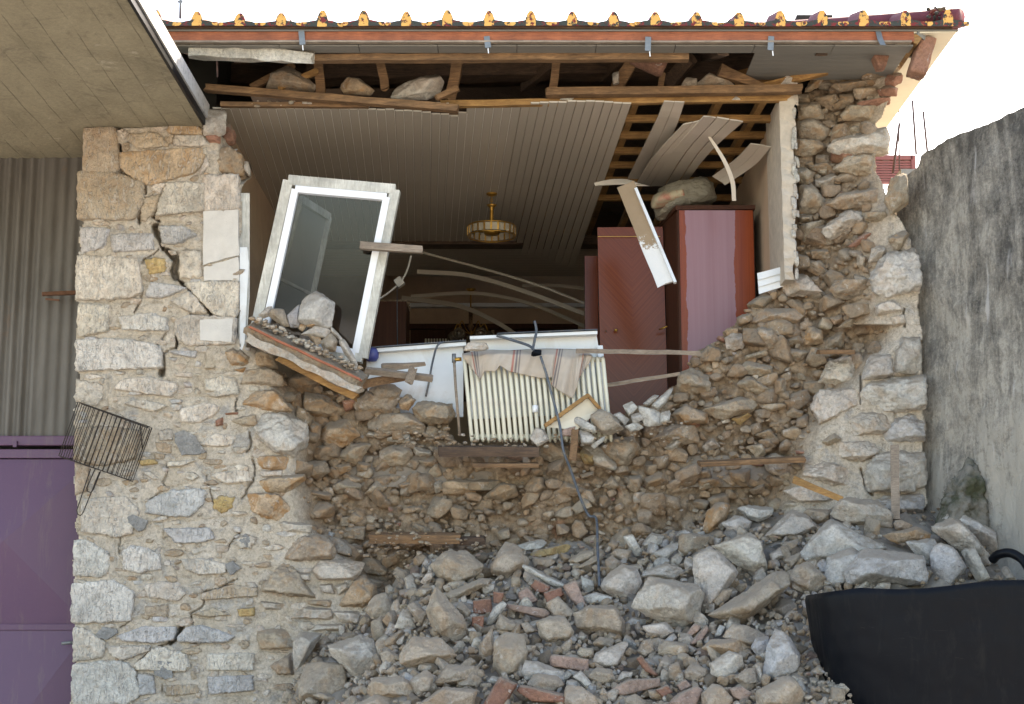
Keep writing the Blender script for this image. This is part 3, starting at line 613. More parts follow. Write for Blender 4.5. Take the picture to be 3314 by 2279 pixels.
EDGE = [(ZA, '''r:1580,100 1640,70 1700,180 1690,270 1600,290 1560,200|r:1390,200 1540,195 1540,270 1430,270|d:1440,340 1640,325 1760,400 1760,590 1450,600 1410,480|w:1770,460 1830,460 1850,560 1840,610 1780,560'''),
        (ZB, 'o:1600,830 1680,790 1830,880 1820,960 1660,975|o:1665,1010 1820,980 1780,1050'),
        (ZE, '''t:270,450 350,350 470,350 510,490 430,500 270,490|t:220,630 240,520 410,490 540,560 545,640 450,640|o:185,780 300,690 480,680 620,840 500,865 230,800|W:330,1000 400,890 580,880 740,960 750,1090 640,1210 500,1200 380,1090|t:80,930 330,880 340,980 200,970|o:310,1230 600,1220 630,1280 560,1340 400,1340
w:360,1350 540,1340 560,1400 390,1410|o:300,1460 460,1400 720,1380 730,1430 560,1540 330,1520|t:120,450 200,340 280,410 240,480|r:65,870 180,860 185,885 80,890|r:0,930 60,900 60,970 0,980'''),
        (ZF, '''o:10,0 230,0 330,130 310,190 200,190 0,130|w:240,240 280,200 480,230 465,290 245,285|t:290,350 560,300 650,400 640,480 430,500 300,480|w:490,570 560,490 780,500 880,510 810,640 540,640|t:130,680 280,510 370,570 500,770 330,760 120,720|w:100,800 290,820 270,870 130,870|w:300,860 420,840 620,860 640,940 340,930|t:80,1020 330,1010 350,1150 100,1160
o:700,820 850,600 960,690 950,800 860,850 730,840|t:180,1280 330,1190 350,1350 230,1350|w:545,680 640,670 660,750 570,740|w:660,690 760,650 770,700 690,760|w:400,590 470,590 480,650 410,650|t:440,800 640,790 620,850 470,830|w:650,880 850,880 840,990 680,950|w:440,980 700,970 740,1030 480,1030'''),
        (ZH, '''W:1230,470 1280,320 1420,310 1435,440 1350,470 1250,480|W:1450,290 1500,200 1615,200 1630,440 1450,430|W:1230,560 1280,500 1640,455 1645,660 1600,680 1330,690 1240,640|w:900,650 950,550 1080,560 1200,540 1205,660 1060,740 950,770|w:945,490 1010,350 1190,320 1220,370 1190,490 1080,525|w:1115,830 1150,720 1280,700 1430,730 1440,800 1340,850 1120,860
g:1380,840 1470,740 1650,690 1650,890 1400,890|w:1030,950 1060,900 1330,890 1330,980 1220,1020 1060,1000|W:1245,1100 1300,1000 1430,970 1640,975 1650,1180 1540,1230 1285,1225|w:820,1080 900,1010 1060,1050 1215,1110 1205,1190 1000,1180 850,1130|w:710,1230 830,1190 1060,1270 980,1300 800,1300|w:700,1320 750,1295 840,1310 760,1345|g:1240,1260 1640,1250 1620,1380 1300,1370'''),
        (ZJ, 'W:1190,920 1290,740 1500,710 1540,1010 1300,1060 1220,1000|w:1220,1120 1400,1070 1420,1170 1240,1190|w:1330,1210 1420,1190 1440,1260 1360,1270')]
CORE = [(ZE, '''d:590,640 650,550 800,540 870,610 780,710 620,690|d:730,750 760,700 900,720 1110,880 880,900 740,880|o:870,1080 890,960 1100,930 1190,1050 1060,1140 960,1150|t:1150,790 1270,690 1530,740 1450,870 1200,860|t:1270,670 1420,610 1540,680 1480,770 1350,810|o:1520,770 1590,710 1660,760 1600,840 1540,830|t:1640,840 1720,770 1950,800 1990,870 1920,950 1700,940
t:1260,940 1300,880 1600,870 1740,950 1720,1030 1450,1040 1290,1000|w:1250,1060 1280,1020 1440,1050 1370,1080|w:1440,1070 1610,1040 1610,1120 1430,1100|t:1010,1230 1130,1120 1290,1130 1170,1290|t:1370,1190 1450,1130 1600,1140 1630,1220 1560,1300 1370,1290|w:1630,1140 1780,1180 1800,1220 1660,1220|t:1680,1260 1860,1230 1830,1310 1740,1320|o:970,1310 1110,1280 1130,1340 1040,1380
d:1160,1260 1280,1290 1270,1360 1180,1350|t:980,1470 1090,1420 1220,1470 1190,1510 1020,1540 980,1510|d:760,1500 960,1540 940,1596 780,1560|t:1240,1540 1350,1420 1420,1490 1340,1550|d:1660,1510 1680,1380 1790,1370 1820,1450 1770,1520|o:1890,1450 2010,1420 2170,1440 2150,1530 1910,1550|w:1800,1450 1870,1430 1890,1500 1830,1540|d:1510,1460 1640,1420 1660,1490 1560,1510|d:740,900 870,960 860,1080 780,1060 760,960|d:620,740 700,700 710,830 640,850|d:830,1150 960,1130 1000,1220 880,1280 800,1240|d:720,1280 900,1260 940,1360 830,1420 730,1380'''),
        (ZG, '''t:870,1180 900,1120 1050,1100 1150,1200 1100,1280 960,1260 890,1230|t:1400,1150 1500,1080 1660,1070 1720,1160 1640,1280 1550,1320 1420,1240|y:1220,1200 1260,1170 1370,1180 1380,1290 1270,1290|t:2040,620 2070,540 2150,500 2280,560 2317,700 2150,700 2050,660|o:1990,880 2110,800 2270,870 2290,950 2060,960|t:1830,1090 1990,970 2180,980 2210,1110 2100,1120|w:1930,1160 2020,1070 2070,1110 2000,1190|t:2180,1370 2300,1330 2317,1410 2220,1410|t:2220,1460 2317,1420 2317,1490 2230,1500
d:430,1570 560,1450 690,1470 700,1560 600,1596|d:770,1490 840,1400 920,1410 940,1490 870,1545 790,1530|d:1000,1540 1100,1440 1280,1510 1180,1560|t:1410,1480 1490,1390 1560,1480 1520,1505|t:1620,1480 1640,1400 1740,1390 1730,1500 1690,1530|d:1760,1420 1900,1350 1960,1450 1780,1490|d:1230,1380 1340,1350 1340,1390 1250,1420|p:615,1130 760,1120 755,1265 615,1270'''),
        (ZH, '''t:440,60 480,0 870,0 770,95 480,90|t:490,200 530,130 620,140 690,220 620,280 550,260|o:835,200 870,110 960,150 970,230 850,240|t:710,210 800,170 830,230 730,245|t:980,270 990,210 1100,140 1110,200 1090,270|w:310,200 360,150 450,190 420,270 320,270|t:1060,130 1200,70 1160,130|t:680,310 750,270 870,290 800,355|t:400,410 460,350 620,390 610,440 540,455 420,430|t:430,320 570,280 600,320 450,340|t:390,510 460,450 600,540 560,580 430,540|t:640,480 720,470 710,570 640,570
t:160,680 400,600 530,620 480,690 300,740 200,710|t:560,640 700,640 710,670 620,690 560,670|y:355,740 450,690 480,720 410,780|t:710,720 760,660 830,690 830,740|t:510,850 610,810 670,890 600,880|t:450,930 560,910 580,980 520,1000|w:150,930 220,870 270,930 180,960|o:330,970 380,960 400,1000 340,1010|d:530,890 600,870 650,930 580,950|d:120,1150 260,1140 290,1190 150,1220|d:100,1090 200,1085 210,1130 110,1140|d:330,1090 470,1080 460,1200 350,1170|d:610,1130 720,1140 700,1200 620,1190|d:470,1220 570,1170 580,1240 500,1250|t:600,1070 720,1060 730,1100 640,1120|t:960,890 1040,840 1090,880 1000,920'''),
        (ZJ, '''t:650,430 660,240 740,220 850,350 850,410 740,430|t:870,370 980,290 1200,250 1270,310 1230,390 950,400|t:740,90 870,70 915,100 830,130 760,110|w:780,190 900,140 960,190 850,245 780,235|t:920,110 1010,20 1210,20 1225,170 1100,140|t:600,120 700,100 760,180 720,240 630,190|w:820,560 1000,420 1140,440 1130,540 950,600 870,640|t:1140,430 1290,420 1310,460 1250,490 1150,480|t:750,510 820,490 850,510 720,620 690,650 660,530|r:1010,690 1140,580 1220,590 1080,680|t:1310,620 1450,560 1460,600 1410,700 1370,710
w:1170,800 1200,690 1270,670 1300,730 1250,780|t:740,710 860,700 880,770 760,770|t:1080,820 1090,740 1150,760 1130,850|t:680,800 820,790 870,880 790,900 730,860|t:890,1000 930,940 1150,930 1190,970 1110,1050 960,1075|w:520,910 690,890 730,970 840,1040 570,1045|t:720,920 800,900 810,980 760,970|t:940,1280 1040,1210 1090,1190 1040,1280|o:880,1210 970,1190 980,1230 920,1260|t:650,450 760,440 750,500 660,500|t:1290,330 1340,180 1450,150 1460,360 1340,440'''),
        (ZK, '''t:440,870 600,850 640,990 450,1000|t:440,1020 560,990 700,1080 650,1170 580,1180 440,1120|t:420,1160 600,1170 660,1230 540,1300 410,1290|w:640,1270 770,1160 1190,1060 1160,1280 900,1290|t:520,1390 660,1350 740,1400 690,1430 560,1420|d:570,820 740,790 800,880 720,920 600,860|d:720,880 790,820 900,850 890,900 740,910|o:880,970 940,930 1030,950 1000,990 890,990|t:800,960 870,880 1130,880 1080,1010 830,1000|r:930,850 1190,820 1190,870 960,890|r:1100,750 1180,710 1260,740 1250,800 1130,800|r:1160,680 1190,610 1290,610 1300,680 1240,720 1170,700
d:720,700 960,680 1180,630 1150,720 800,760|d:700,680 730,600 860,590 920,680 800,700|d:970,650 1000,510 1050,480 1280,560 1240,600 1040,660|d:890,650 880,590 960,570 950,640|o:480,780 550,650 620,640 650,700 540,760|t:630,690 640,640 690,640 690,690|t:700,1100 750,1050 790,1090 760,1140 690,1130|t:650,1200 700,1190 720,1220 660,1230|t:900,740 1120,720 1100,800 920,830''')]
USED = []
def each(tab):
    for z, s in tab:
        for e in s.replace('\n', '|').split('|'):
            if e.strip():
                c, t = e.strip().split(':'); yield c, z.poly(t)
NW = 0
for c, px in each(PIER):
    USED.append(px); rg = random.Random(len(USED)); big = (max(p[0] for p in px) - min(p[0] for p in px)) > 90
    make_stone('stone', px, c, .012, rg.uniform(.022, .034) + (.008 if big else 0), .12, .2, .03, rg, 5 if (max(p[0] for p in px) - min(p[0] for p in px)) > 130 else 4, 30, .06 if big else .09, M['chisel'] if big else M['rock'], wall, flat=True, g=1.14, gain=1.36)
rgp = random.Random(44); npier = 0
for _ in range(4000):                                     # small flush pieces in the pointing of the pier
    x, y = rgp.uniform(262, 1000), rgp.uniform(600, 2260); w_, h_ = rgp.uniform(16, 44), rgp.uniform(8, 20)
    if npier >= 56 or float(core_amount(np.array(x), np.array(y))) > .02 or x + w_ > np.interp(y, EL[:, 0], EL[:, 1]) - 40 or x - w_ < 250: continue
    px = [(x + w_ * math.cos(a) * rgp.uniform(.75, 1.1), y + h_ * math.sin(a) * rgp.uniform(.75, 1.1)) for a in np.linspace(0, 6.28, 8)[:-1]]
    if any(pin(qx, qy, p) for qx, qy in px + [(x, y)] for p in USED): continue
    USED.append(px); npier += 1; make_stone('stone', px, rgp.choice('wwwttwW'), .012, rgp.uniform(.016, .026), .08, .3, .03, rgp, 4, 22, .1, M['rock'], wall, flat=True, g=1.0, gain=1.25)
for c, px in each(EDGE):
    USED.append(px); rg = random.Random(len(USED)); cx = sum(p[0] for p in px) / len(px); cy = sum(p[1] for p in px) / len(px)
    s = min(max(p[0] for p in px) - min(p[0] for p in px), max(p[1] for p in px) - min(p[1] for p in px)) * mpp()
    Y = float(wall_Y(np.array(cx), np.array(cy)))
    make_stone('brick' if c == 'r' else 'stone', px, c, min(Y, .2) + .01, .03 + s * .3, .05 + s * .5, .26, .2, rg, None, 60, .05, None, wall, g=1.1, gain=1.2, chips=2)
for c, px in each(CORE):
    USED.append(px); rg = random.Random(len(USED)); cx = sum(p[0] for p in px) / len(px); cy = sum(p[1] for p in px) / len(px)
    s = min(max(p[0] for p in px) - min(p[0] for p in px), max(p[1] for p in px) - min(p[1] for p in px)) * mpp(.2)
    Y = float(wall_Y(np.array(cx), np.array(cy)))
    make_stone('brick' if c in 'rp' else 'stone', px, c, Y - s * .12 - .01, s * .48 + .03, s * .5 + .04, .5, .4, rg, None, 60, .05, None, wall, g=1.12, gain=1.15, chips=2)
BB = []
def bbox_hit(x, y, m=0):
    for p in USED[len(BB):]: BB.append((min(q[0] for q in p), max(q[0] for q in p), min(q[1] for q in p), max(q[1] for q in p), p))
    for a, b_, c, d, p in BB:
        if a < x < b_ and c < y < d and pin(x, y, p): return True
    return False
def wall_fill():
    J = Joined(); rg = random.Random(5); pl = []
    for _ in range(20000):
        x, y = rg.uniform(700, 2990), rg.uniform(220, 2050)
        k = float(core_amount(np.array(x), np.array(y)))
        if k < .35 or not pin(x, y, WALL_MASK): continue
        r = rg.choice((7, 9, 12, 16, 20, 26, 32, 38)) * rg.uniform(.8, 1.25)
        if bbox_hit(x, y, 0) or any((x - a) ** 2 + (y - c) ** 2 < ((r + q) * .74) ** 2 for a, c, q in pl): continue
        pl.append((x, y, r))
        if len(pl) > 1500: break
    for x, y, r in pl:
        h = r * mpp(.25); half = (h * rg.uniform(.8, 1.5), h * rg.uniform(.8, 1.2), h * rg.uniform(.5, .95))
        v, f = rand_stone(rg, half, 4 if r > 30 else 3); a = rg.uniform(-.5, .5); ca, sa = math.cos(a), math.sin(a)
        v = np.stack([v[:, 0] * ca - v[:, 2] * sa, v[:, 1], v[:, 0] * sa + v[:, 2] * ca], 1)
        Y = float(wall_Y(np.array(x), np.array(y))) - h * .2
        J.add(v + np.array(PY(x, y, Y)), f, jit(PAL[rg.choice('tttdddddddo' if rg.random() < .95 else 'rwg')], rg, .2))
    n = 0; mine = []
    for _ in range(9000):
        x, y = rg.uniform(262, 1250), rg.uniform(560, 2265); w_, h_ = rg.uniform(8, 26), rg.uniform(5, 13)
        if n >= 230: break
        if float(core_amount(np.array(x), np.array(y))) > .03 or x < 256 or bbox_hit(x, y) or bbox_hit(x - w_, y) or bbox_hit(x + w_, y) or not pin(x, y, WALL_MASK) or any(abs(x - a) < w_ + c and abs(y - b_) < h_ + d for a, b_, c, d in mine): continue
        mine.append((x, y, w_, h_)); n += 1; k = mpp(); v, f = rand_stone(rg, (w_ * k * 1.15, .03, h_ * k * 1.15), 3); J.add(v + np.array(PY(x, y, .016)), f, tuple(q * 1.2 for q in jit(PAL[rg.choice('wwwttWg')], rg, .15)))
    o = J.build('small_stones', M['gravel'], wall); o['kind'] = 'stuff'
wall_fill()
# plaster and cement patches on the pier
def patch(name, px, y0, th, mat, parent, rg=R, smooth=False):
    poly, cx, cz = world_poly(px, 0); v = []; n = 5; pts = []
    for i in range(len(poly)):
        a, c = poly[i], poly[(i + 1) % len(poly)]
        for k in range(n): pts.append((a[0] + (c[0] - a[0]) * k / n + rg.uniform(-.003, .003), a[1] + (c[1] - a[1]) * k / n + rg.uniform(-.003, .003)))
    m = len(pts); v = [(cx + a, y0, cz + c) for a, c in pts] + [(cx + a * .985, y0 - th, cz + c * .985) for a, c in pts] + [(cx, y0 - th * 1.1, cz)]
    f = [(i, (i + 1) % m, m + (i + 1) % m, m + i) for i in range(m)] + [(m + i, m + (i + 1) % m, 2 * m) for i in range(m)]
    return wmesh(name, v, f, mat, parent, smooth)
patch('plaster_patch', ZA.poly('1370,975 1735,955 1738,1430 1370,1535'), 0, .022, M['plaster'], wall)
patch('plaster_patch', ZA.poly('1370,1548 1735,1445 1738,1690 1370,1690'), 0, .012, M['plaster'], wall)
patch('plaster_patch', ZB.poly('1340,500 1680,490 1670,730 1340,720'), 0, .026, M['plaster'], wall)
for z, t in ((ZC, '1080,70 1180,40 1290,110 1400,270 1340,290 1150,300 1080,160'), (ZC, '590,940 650,910 800,980 760,1070 700,1090 600,1000'), (ZD, '265,870 330,800 470,810 490,860 380,930 280,910'), (ZD, '860,1200 900,1150 1050,1160 1060,1320 980,1340 870,1290'), (ZC, '1590,1430 1680,1390 1760,1470 1650,1540'), (ZC, '1745,1180 1800,1110 1870,1150 1850,1250 1780,1250')):
    patch('cement_patch', z.poly(t), .0, .022, M['rock'], wall).color = (.31, .30, .28, 0)
# side jamb: grey board and blue-white painted strip left standing against the pier
wmesh('window_jamb', [PY(770, 625, .02), PY(808, 625, .02), PY(808, 960, .02), PY(795, 1150, .02), PY(772, 1180, .02), PY(772, 1180, .2), PY(770, 625, .2), PY(808, 625, .2), PY(808, 960, .2), PY(795, 1150, .2)],
      [(0, 1, 2, 3, 4), (6, 5, 9, 8, 7), (0, 6, 7, 1), (1, 7, 8, 2), (2, 8, 9, 3), (3, 9, 5, 4), (4, 5, 6, 0)], M['paint_wood'], wall)
wmesh('painted_strip', [PY(776, 800, .0), PY(800, 800, .0), PY(805, 850, .0), PY(792, 1110, .0), PY(776, 1150, .0), PY(776, 800, .018), PY(800, 800, .018), PY(805, 850, .018), PY(792, 1110, .018), PY(776, 1150, .018)],
      [(0, 1, 2, 3, 4), (9, 8, 7, 6, 5), (0, 5, 6, 1), (1, 6, 7, 2), (2, 7, 8, 3), (3, 8, 9, 4), (4, 9, 5, 0)], M['white_board'], wall)

# ------------------------------------------------------------------ setting: street, mound of debris
mesh('street', [(-400, -400, 0), (400, -400, 0), (400, 600, 0), (-400, 600, 0)], [(0, 1, 2, 3)], M['street'])['kind'] = 'structure'
TOPX = np.array([(600, 3000), (860, 2500), (930, 2290), (1010, 2060), (1140, 2000), (1230, 1930), (1290, 1840), (1370, 1780), (1640, 1770), (2000, 1750), (2285, 1690), (2570, 1640), (2790, 1600), (3000, 1640), (3210, 1700), (3400, 1800)], float)
_tp = [PY(x, y, .05) for x, y in TOPX]; TX = np.array([p.x for p in _tp]); TZ = np.array([p.z for p in _tp])
def pile_z(x, y):
    z = np.interp(x, TX, TZ) - .5 * np.clip(.05 - y, 0, None)
    z = z - ss(1.62, 1.85, x) * ss(1.18, 1.5, -y) * .95
    return np.maximum(z, -.05)
def pile_hit(px, py):
    d = ray(px, py); t = np.arange(7.0, 11.8, .02); x = d.x * t; y = -10 + d.y * t; z = 1.6 + d.z * t
    h = np.nonzero((y > .3) | (z < pile_z(x, y)))[0]
    return EYE + d * float(t[h[0]] if len(h) else 10)
def build_mound():
    xs = np.linspace(-2.2, 4.2, 200); ys = np.linspace(-5, .7, 190); X, Yy = np.meshgrid(xs, ys, indexing='ij')
    Zz = pile_z(X, Yy) - .05 + vnoise(X * 100, Yy * 100, 14, 31) * .12 + vnoise(X * 100, Yy * 100, 5, 32) * .05
    n = len(ys); i, j = np.meshgrid(np.arange(len(xs) - 1), np.arange(n - 1), indexing='ij'); a = (i * n + j).ravel()
    o = mesh('rubble_mound', np.stack([X, Yy, Zz], -1).reshape(-1, 3), np.stack([a, a + n, a + n + 1, a + 1], 1), M['dust']); o['kind'] = 'structure'
build_mound()

# ------------------------------------------------------------------ concrete balcony slab on the left
zs = PY(500, 412, 0).z; xe = PY(676, 400, 0).x
slab = thing('balcony_slab', 'board-marked concrete balcony slab jutting out over the stone pier', 'slab', (-3, -1.3, zs))
def prism(name, pts, z0, z1, mat, parent=None):
    n = len(pts); v = [(x, y, z0) for x, y in pts] + [(x, y, z1) for x, y in pts]
    return wmesh(name, v, [tuple(reversed(range(n))), tuple(range(n, 2 * n))] + [(i, (i + 1) % n, n + (i + 1) % n, n + i) for i in range(n)], mat, parent)
prism('concrete', [(-6, -3.0), (xe - .03, -3.0), (xe - .03, .0), (-2.32, .0), (-2.36, .72), (-6, .72)], zs, zs + .14, M['slab'], slab)
b = NB('slab_edge'); v = b.coords(); M['slab_edge'] = b.out(b.mix(b.ramp(b.noise(v, 30, 6, .75), [(.5, 0.0), (.7, 1.0)]), (.46, .45, .44), (.16, .16, .17)), .95, b.bump(b.noise(v, 50, 5, .7), .6, .01))
prism('edge_render', [(xe - .03, -3.0), (xe, -3.0), (xe, .0), (xe - .03, .0)], zs + .045, zs + .15, M['slab_edge'], slab)
prism('drip_edge', [(xe - .03, -3.0), (xe - .012, -3.0), (xe - .012, .0), (xe - .03, .0)], zs - .004, zs + .045, M['rubber'], slab)
tube('rebar', [PY(700, 130, -.35), PY(704, 250, -.3)], .006, M['rebar'], slab)
# purple gate with corrugated sheet above it
Yg = .66
gate = thing('purple_gate', 'purple painted steel gate with pressed diamond panels', 'gate', (PY(0, 2000, Yg).x, Yg, 0))
g0, g1 = PY(-250, 1700, Yg).x, PY(300, 1700, Yg).x
def zz(y, Y=Yg): return PY(0, y, Y).z
zl0, zl1, zm = zz(1412), zz(1484), zz(2030)
def panel(x0, x1, z0, z1, nm='panel'):
    cx, cz, d = (x0 + x1) / 2, (z0 + z1) / 2, .075
    v = [(x0, Yg, z0), (x1, Yg, z0), (x1, Yg, z1), (x0, Yg, z1), (cx, Yg - d, cz), (x0, Yg + .04, z0), (x1, Yg + .04, z0), (x1, Yg + .04, z1), (x0, Yg + .04, z1)]
    return wmesh(nm, v, [(0, 1, 4), (1, 2, 4), (2, 3, 4), (3, 0, 4), (0, 5, 6, 1), (1, 6, 7, 2), (2, 7, 8, 3), (3, 8, 5, 0), (5, 8, 7, 6)], M['purple'], gate)
panel(g0, g1, zm + .012, zl1 - .006); lowp = panel(g0, g1, .05, zm - .012)
box('mid_rail', (g0, Yg - .012, zm - .02), (g1, Yg + .02, zm + .02), M['purple'], gate, .004)
box('top_rail', (g0, Yg - .02, zl1), (g1, Yg + .02, zl1 + .06), M['purple'], gate, .004)
box('lintel_bar', (g0, Yg - .03, zl0 - .065), (g1, Yg + .03, zl0), M['purple'], gate, .006)
p = PY(55, 1440, Yg); box('hinge', (p.x - .012, Yg - .05, p.z - .02), (p.x + .012, Yg - .03, p.z + .02), M['purple'], gate)
p0, p1 = PY(200, 2083, Yg - .09), PY(240, 2080, Yg - .09); hd = tube('handle', [p0, PY(225, 2080, Yg - .09), p1, (p1.x + .01, Yg - .01, p1.z)], .011, M['steel'], gate); under(lowp, hd)
def corrug():
    x0, x1 = g0, g1; z0, z1 = zz(1411), zs + .0; n = 200; v = []; xm = PY(122, 900, Yg).x
    for i in range(n + 1):
        x = x0 + (x1 - x0) * i / n; a = .012 if x < xm else .005
        y = Yg + .02 + a * math.sin(x * 2 * math.pi / .076) - (.012 if x > xm else 0)
        v += [(x, y, z0), (x, y, z1), (x, y + .003, z0), (x, y + .003, z1)]
    f = []
    for i in range(n):
        a = i * 4; f += [(a, a + 4, a + 5, a + 1), (a + 2, a + 3, a + 7, a + 6)]
    wmesh('sheet', v, f, M['zinc'], gt, True)
gt = thing('corrugated_sheet', 'grey corrugated metal sheet closing the opening above the purple gate', 'sheet', (PY(0, 1411, Yg).x, Yg, zz(1411)))
corrug()
a, b_ = ZR(350, 1165), ZR(665, 1150); pr = thing('rusty_pipe', 'rusty square pipe end sticking out in front of the corrugated sheet', 'pipe', PY(*a, .5))
bar('tube', PY(*a, .5), PY(*b_, .58), .024, .03, M['rust'], pr, .002, 4); bar('hook', PY(*ZR(380, 1205), .5), PY(*ZR(495, 1215), .5), .012, .012, M['rust'], pr)
# side of the house behind the gate, floor, rooms
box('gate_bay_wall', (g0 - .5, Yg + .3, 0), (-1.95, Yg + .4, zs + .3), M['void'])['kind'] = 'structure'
zc = PY(1500, 338, .05).z; zf = 2.76; xl, xr = -1.93, 1.74
s = lambda o: o.__setitem__('kind', 'structure')
s(box('floor', (xl - .3, .3, zf - .2), (xr + .5, 6.6, zf), M['dust']))
s(box('wall_left', (xl - .3, .62, zf), (xl, 6.5, zc), M['room_plaster']))
s(box('wall_right', (xr + .012, .42, zf), (xr + .55, 6.5, 5.05), M['room_plaster']))
s(box('wall_back', (xl - .3, 6.5, zf), (xr + .55, 6.7, 5.9), M['room_plaster']))
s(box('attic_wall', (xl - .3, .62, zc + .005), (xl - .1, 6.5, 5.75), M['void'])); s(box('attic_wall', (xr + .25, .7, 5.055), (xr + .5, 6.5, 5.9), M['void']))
# plaster skin at the torn right corner of the room
pl = [PY(2567, 310, .1), PY(2592, 318, .1), PY(2588, 600, .1), PY(2580, 900, .1), PY(2566, 930, .12)]
wr = thing('plaster_skin', 'broken peach plaster edge of the bedroom wall beside the torn stones', 'plaster', PY(2570, 920, .1))
def skin():
    n = 26; v = []; rg = random.Random(3)
    for i in range(n + 1):
        y = 312 + (905 - 312) * i / n; p = PY(2563 + rg.uniform(-7, 7) - (3 * i / n), y, .06); 
        v += [(xr, .62, p.z), (xr, .06 + rg.uniform(-.012, .012), p.z), (p.x + .018, .05 + rg.uniform(-.02, .02), p.z), (p.x + .03, .62, p.z)]
    f = []
    for i in range(n):
        for j in range(3): a = i * 4 + j; f.append((a, a + 1, a + 5, a + 4))
    f += [(0, 3, 2, 1), tuple(n * 4 + q for q in (0, 1, 2, 3))]
    return wmesh('edge', v, f, M['pale_plaster'], wr)
skin()
J = Joined(); rg = random.Random(9)
for i in range(34):
    p = PY(2576 + rg.uniform(-9, 5), rg.uniform(310, 900), .05); h = rg.uniform(.01, .024); v, f = rand_stone(rg, (h * .7, h * .6, h * 2.2), 3); J.add(v + np.array(p), f, jit(PAL['c'], rg))
J.build('crumbled_edge', M['gravel'], wr)['kind'] = 'stuff'
for pts in ('2560,520 2535,560 2510,590 2500,620', '2548,350 2540,420 2520,480 2516,540', '2490,560 2480,600 2470,640'):
    q = [PY(*map(float, e.split(',')), .1) for e in pts.split()]; q = [PY(*map(float, e.split(',')), .1) for e in pts.split()]
# ------------------------------------------------------------------ ceiling of PVC strips
ceil = obj('ceiling', None); ceil['kind'] = 'structure'; ceil.location = (0, 2, zc)
ANG = math.atan((1357 - CX) / F) * .95
def strip_mesh(nm, wd, L, th=.008):
    e = .0016; pr = [(-wd / 2 + e, th), (-wd / 2 + e, 0), (-wd / 2 + .006, -.0025), (wd / 2 - .006, -.0025), (wd / 2 - e, 0), (wd / 2 - e, th)]
    n = len(pr); v = [(x, 0, z) for x, z in pr] + [(x, L, z) for x, z in pr]
    m = bpy.data.meshes.new(nm); m.from_pydata(v, [], [(i, (i + 1) % n, n + (i + 1) % n, n + i) for i in range(n)] + [tuple(reversed(range(n))), tuple(range(n, 2 * n))]); m.materials.append(M['pvc']); return m
SW = .0595; Yb = 3.72
xa = PZ(743, 345, zc).x - 2 * SW; xb = PZ(2040, 335, zc).x; nst = int((xb - xa) / SW)
front = [(742, 350), (1000, 352), (1180, 353), (1330, 360), (1495, 378), (1496, 346), (1690, 338), (1860, 328), (2040, 335)]
smesh = {}
bead = bpy.data.meshes.new('joint_bead_glint'); bead.from_pydata([(a, y, z) for y in (0, Yb - .1) for a, z in ((-.0022, .002), (-.0016, -.001), (.0016, -.001), (.0022, .002))], [], [(0, 1, 5, 4), (1, 2, 6, 5), (2, 3, 7, 6), (3, 2, 1, 0), (4, 5, 6, 7), (0, 4, 7, 3)]); bead.materials.append(M['bead'])
for i in range(nst + 1):
    x = xa + SW * (i + .5); px = 686 + (2040 - 686) * (i + .5) / (nst + 1)
    yp = np.interp(px, [a for a, _ in front], [c for _, c in front]); y0 = PZ(px, yp, zc).y + R.uniform(-.012, .012)
    key = i % 6; L = Yb - .1
    if key not in smesh: smesh[key] = strip_mesh('ceiling_panel', SW, L + .4)
    o = obj('ceiling_panel', smesh[key], ceil, (x - y0 * 0, y0 - 2, 0)); o.rotation_euler = (0, 0, -ANG)
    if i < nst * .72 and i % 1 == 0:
        q = obj('joint_bead_glint', bead, o, (SW / 2, .01, -.003))  # painted glint line, left part of the ceiling only
    if i > nst - 9: o.rotation_euler = (-.012 * (i - nst + 9) * .35, .0, -ANG)
# torn hollow ends along the front of the strips
for i in range(0, nst, 1):
    pass
rm = thing('hanging_ceiling_panels', 'pair of loose beige ceiling strips hanging down left of the broken patch', 'ceiling panel', PY(2150, 400, .3))
def hang(pts_l, pts_r, par, nm='panel', n=4, th=.008): return ribbon(nm, pts_l, pts_r, th, M['pvc'], par, n, .004)
def CZ(z, *q): return [PZ(*z(a, c), zc - dr) for a, c, dr in q]
def ZY(z, *q): return [PY(*z(a, c), Y) for a, c, Y in q]
hang(CZ(ZO, (1160, 685, .02), (1090, 850, .06), (910, 1215, .06)), CZ(ZO, (1228, 690, .02), (1165, 850, .06), (1000, 1215, .06)), rm)
hang(CZ(ZO, (1231, 690, .02), (1168, 850, .06), (1003, 1215, .06)), CZ(ZO, (1297, 692, .02), (1240, 860, .06), (1090, 1215, .06)), rm)
r2 = thing('hanging_ceiling_panels', 'fan of sagging beige ceiling strips above the wardrobes', 'ceiling panel', PY(2300, 420, .4))
fan = [(1290, 850), (1425, 810), (1430, 790), (1560, 800), (1700, 825)]
fa = [((1290, 845), (1353, 831)), ((1358, 830), (1422, 815)), ((1430, 788), (1512, 797)), ((1520, 798), (1602, 811)), ((1610, 812), (1698, 825))]
fb = [((960, 1265), (1008, 1265)), ((1012, 1265), (1060, 1265)), ((1066, 1265), (1158, 1265)), ((1166, 1265), (1238, 1265)), ((1246, 1265), (1310, 1240))]
for (a, c), (d_, e) in zip(fa, fb):
    md = lambda p, q: ((p[0] * .45 + q[0] * .55) - 12, (p[1] * .5 + q[1] * .5))
    hang(CZ(ZO, (*a, .09), (*md(a, d_), .13), (*d_, .09)), CZ(ZO, (*c, .09), (*md(c, e), .13), (*e, .09)), r2)
r3 = thing('hanging_ceiling_panels', 'short double strip of ceiling panel hanging beside the bedroom wall', 'ceiling panel', PY(2440, 480, .5))
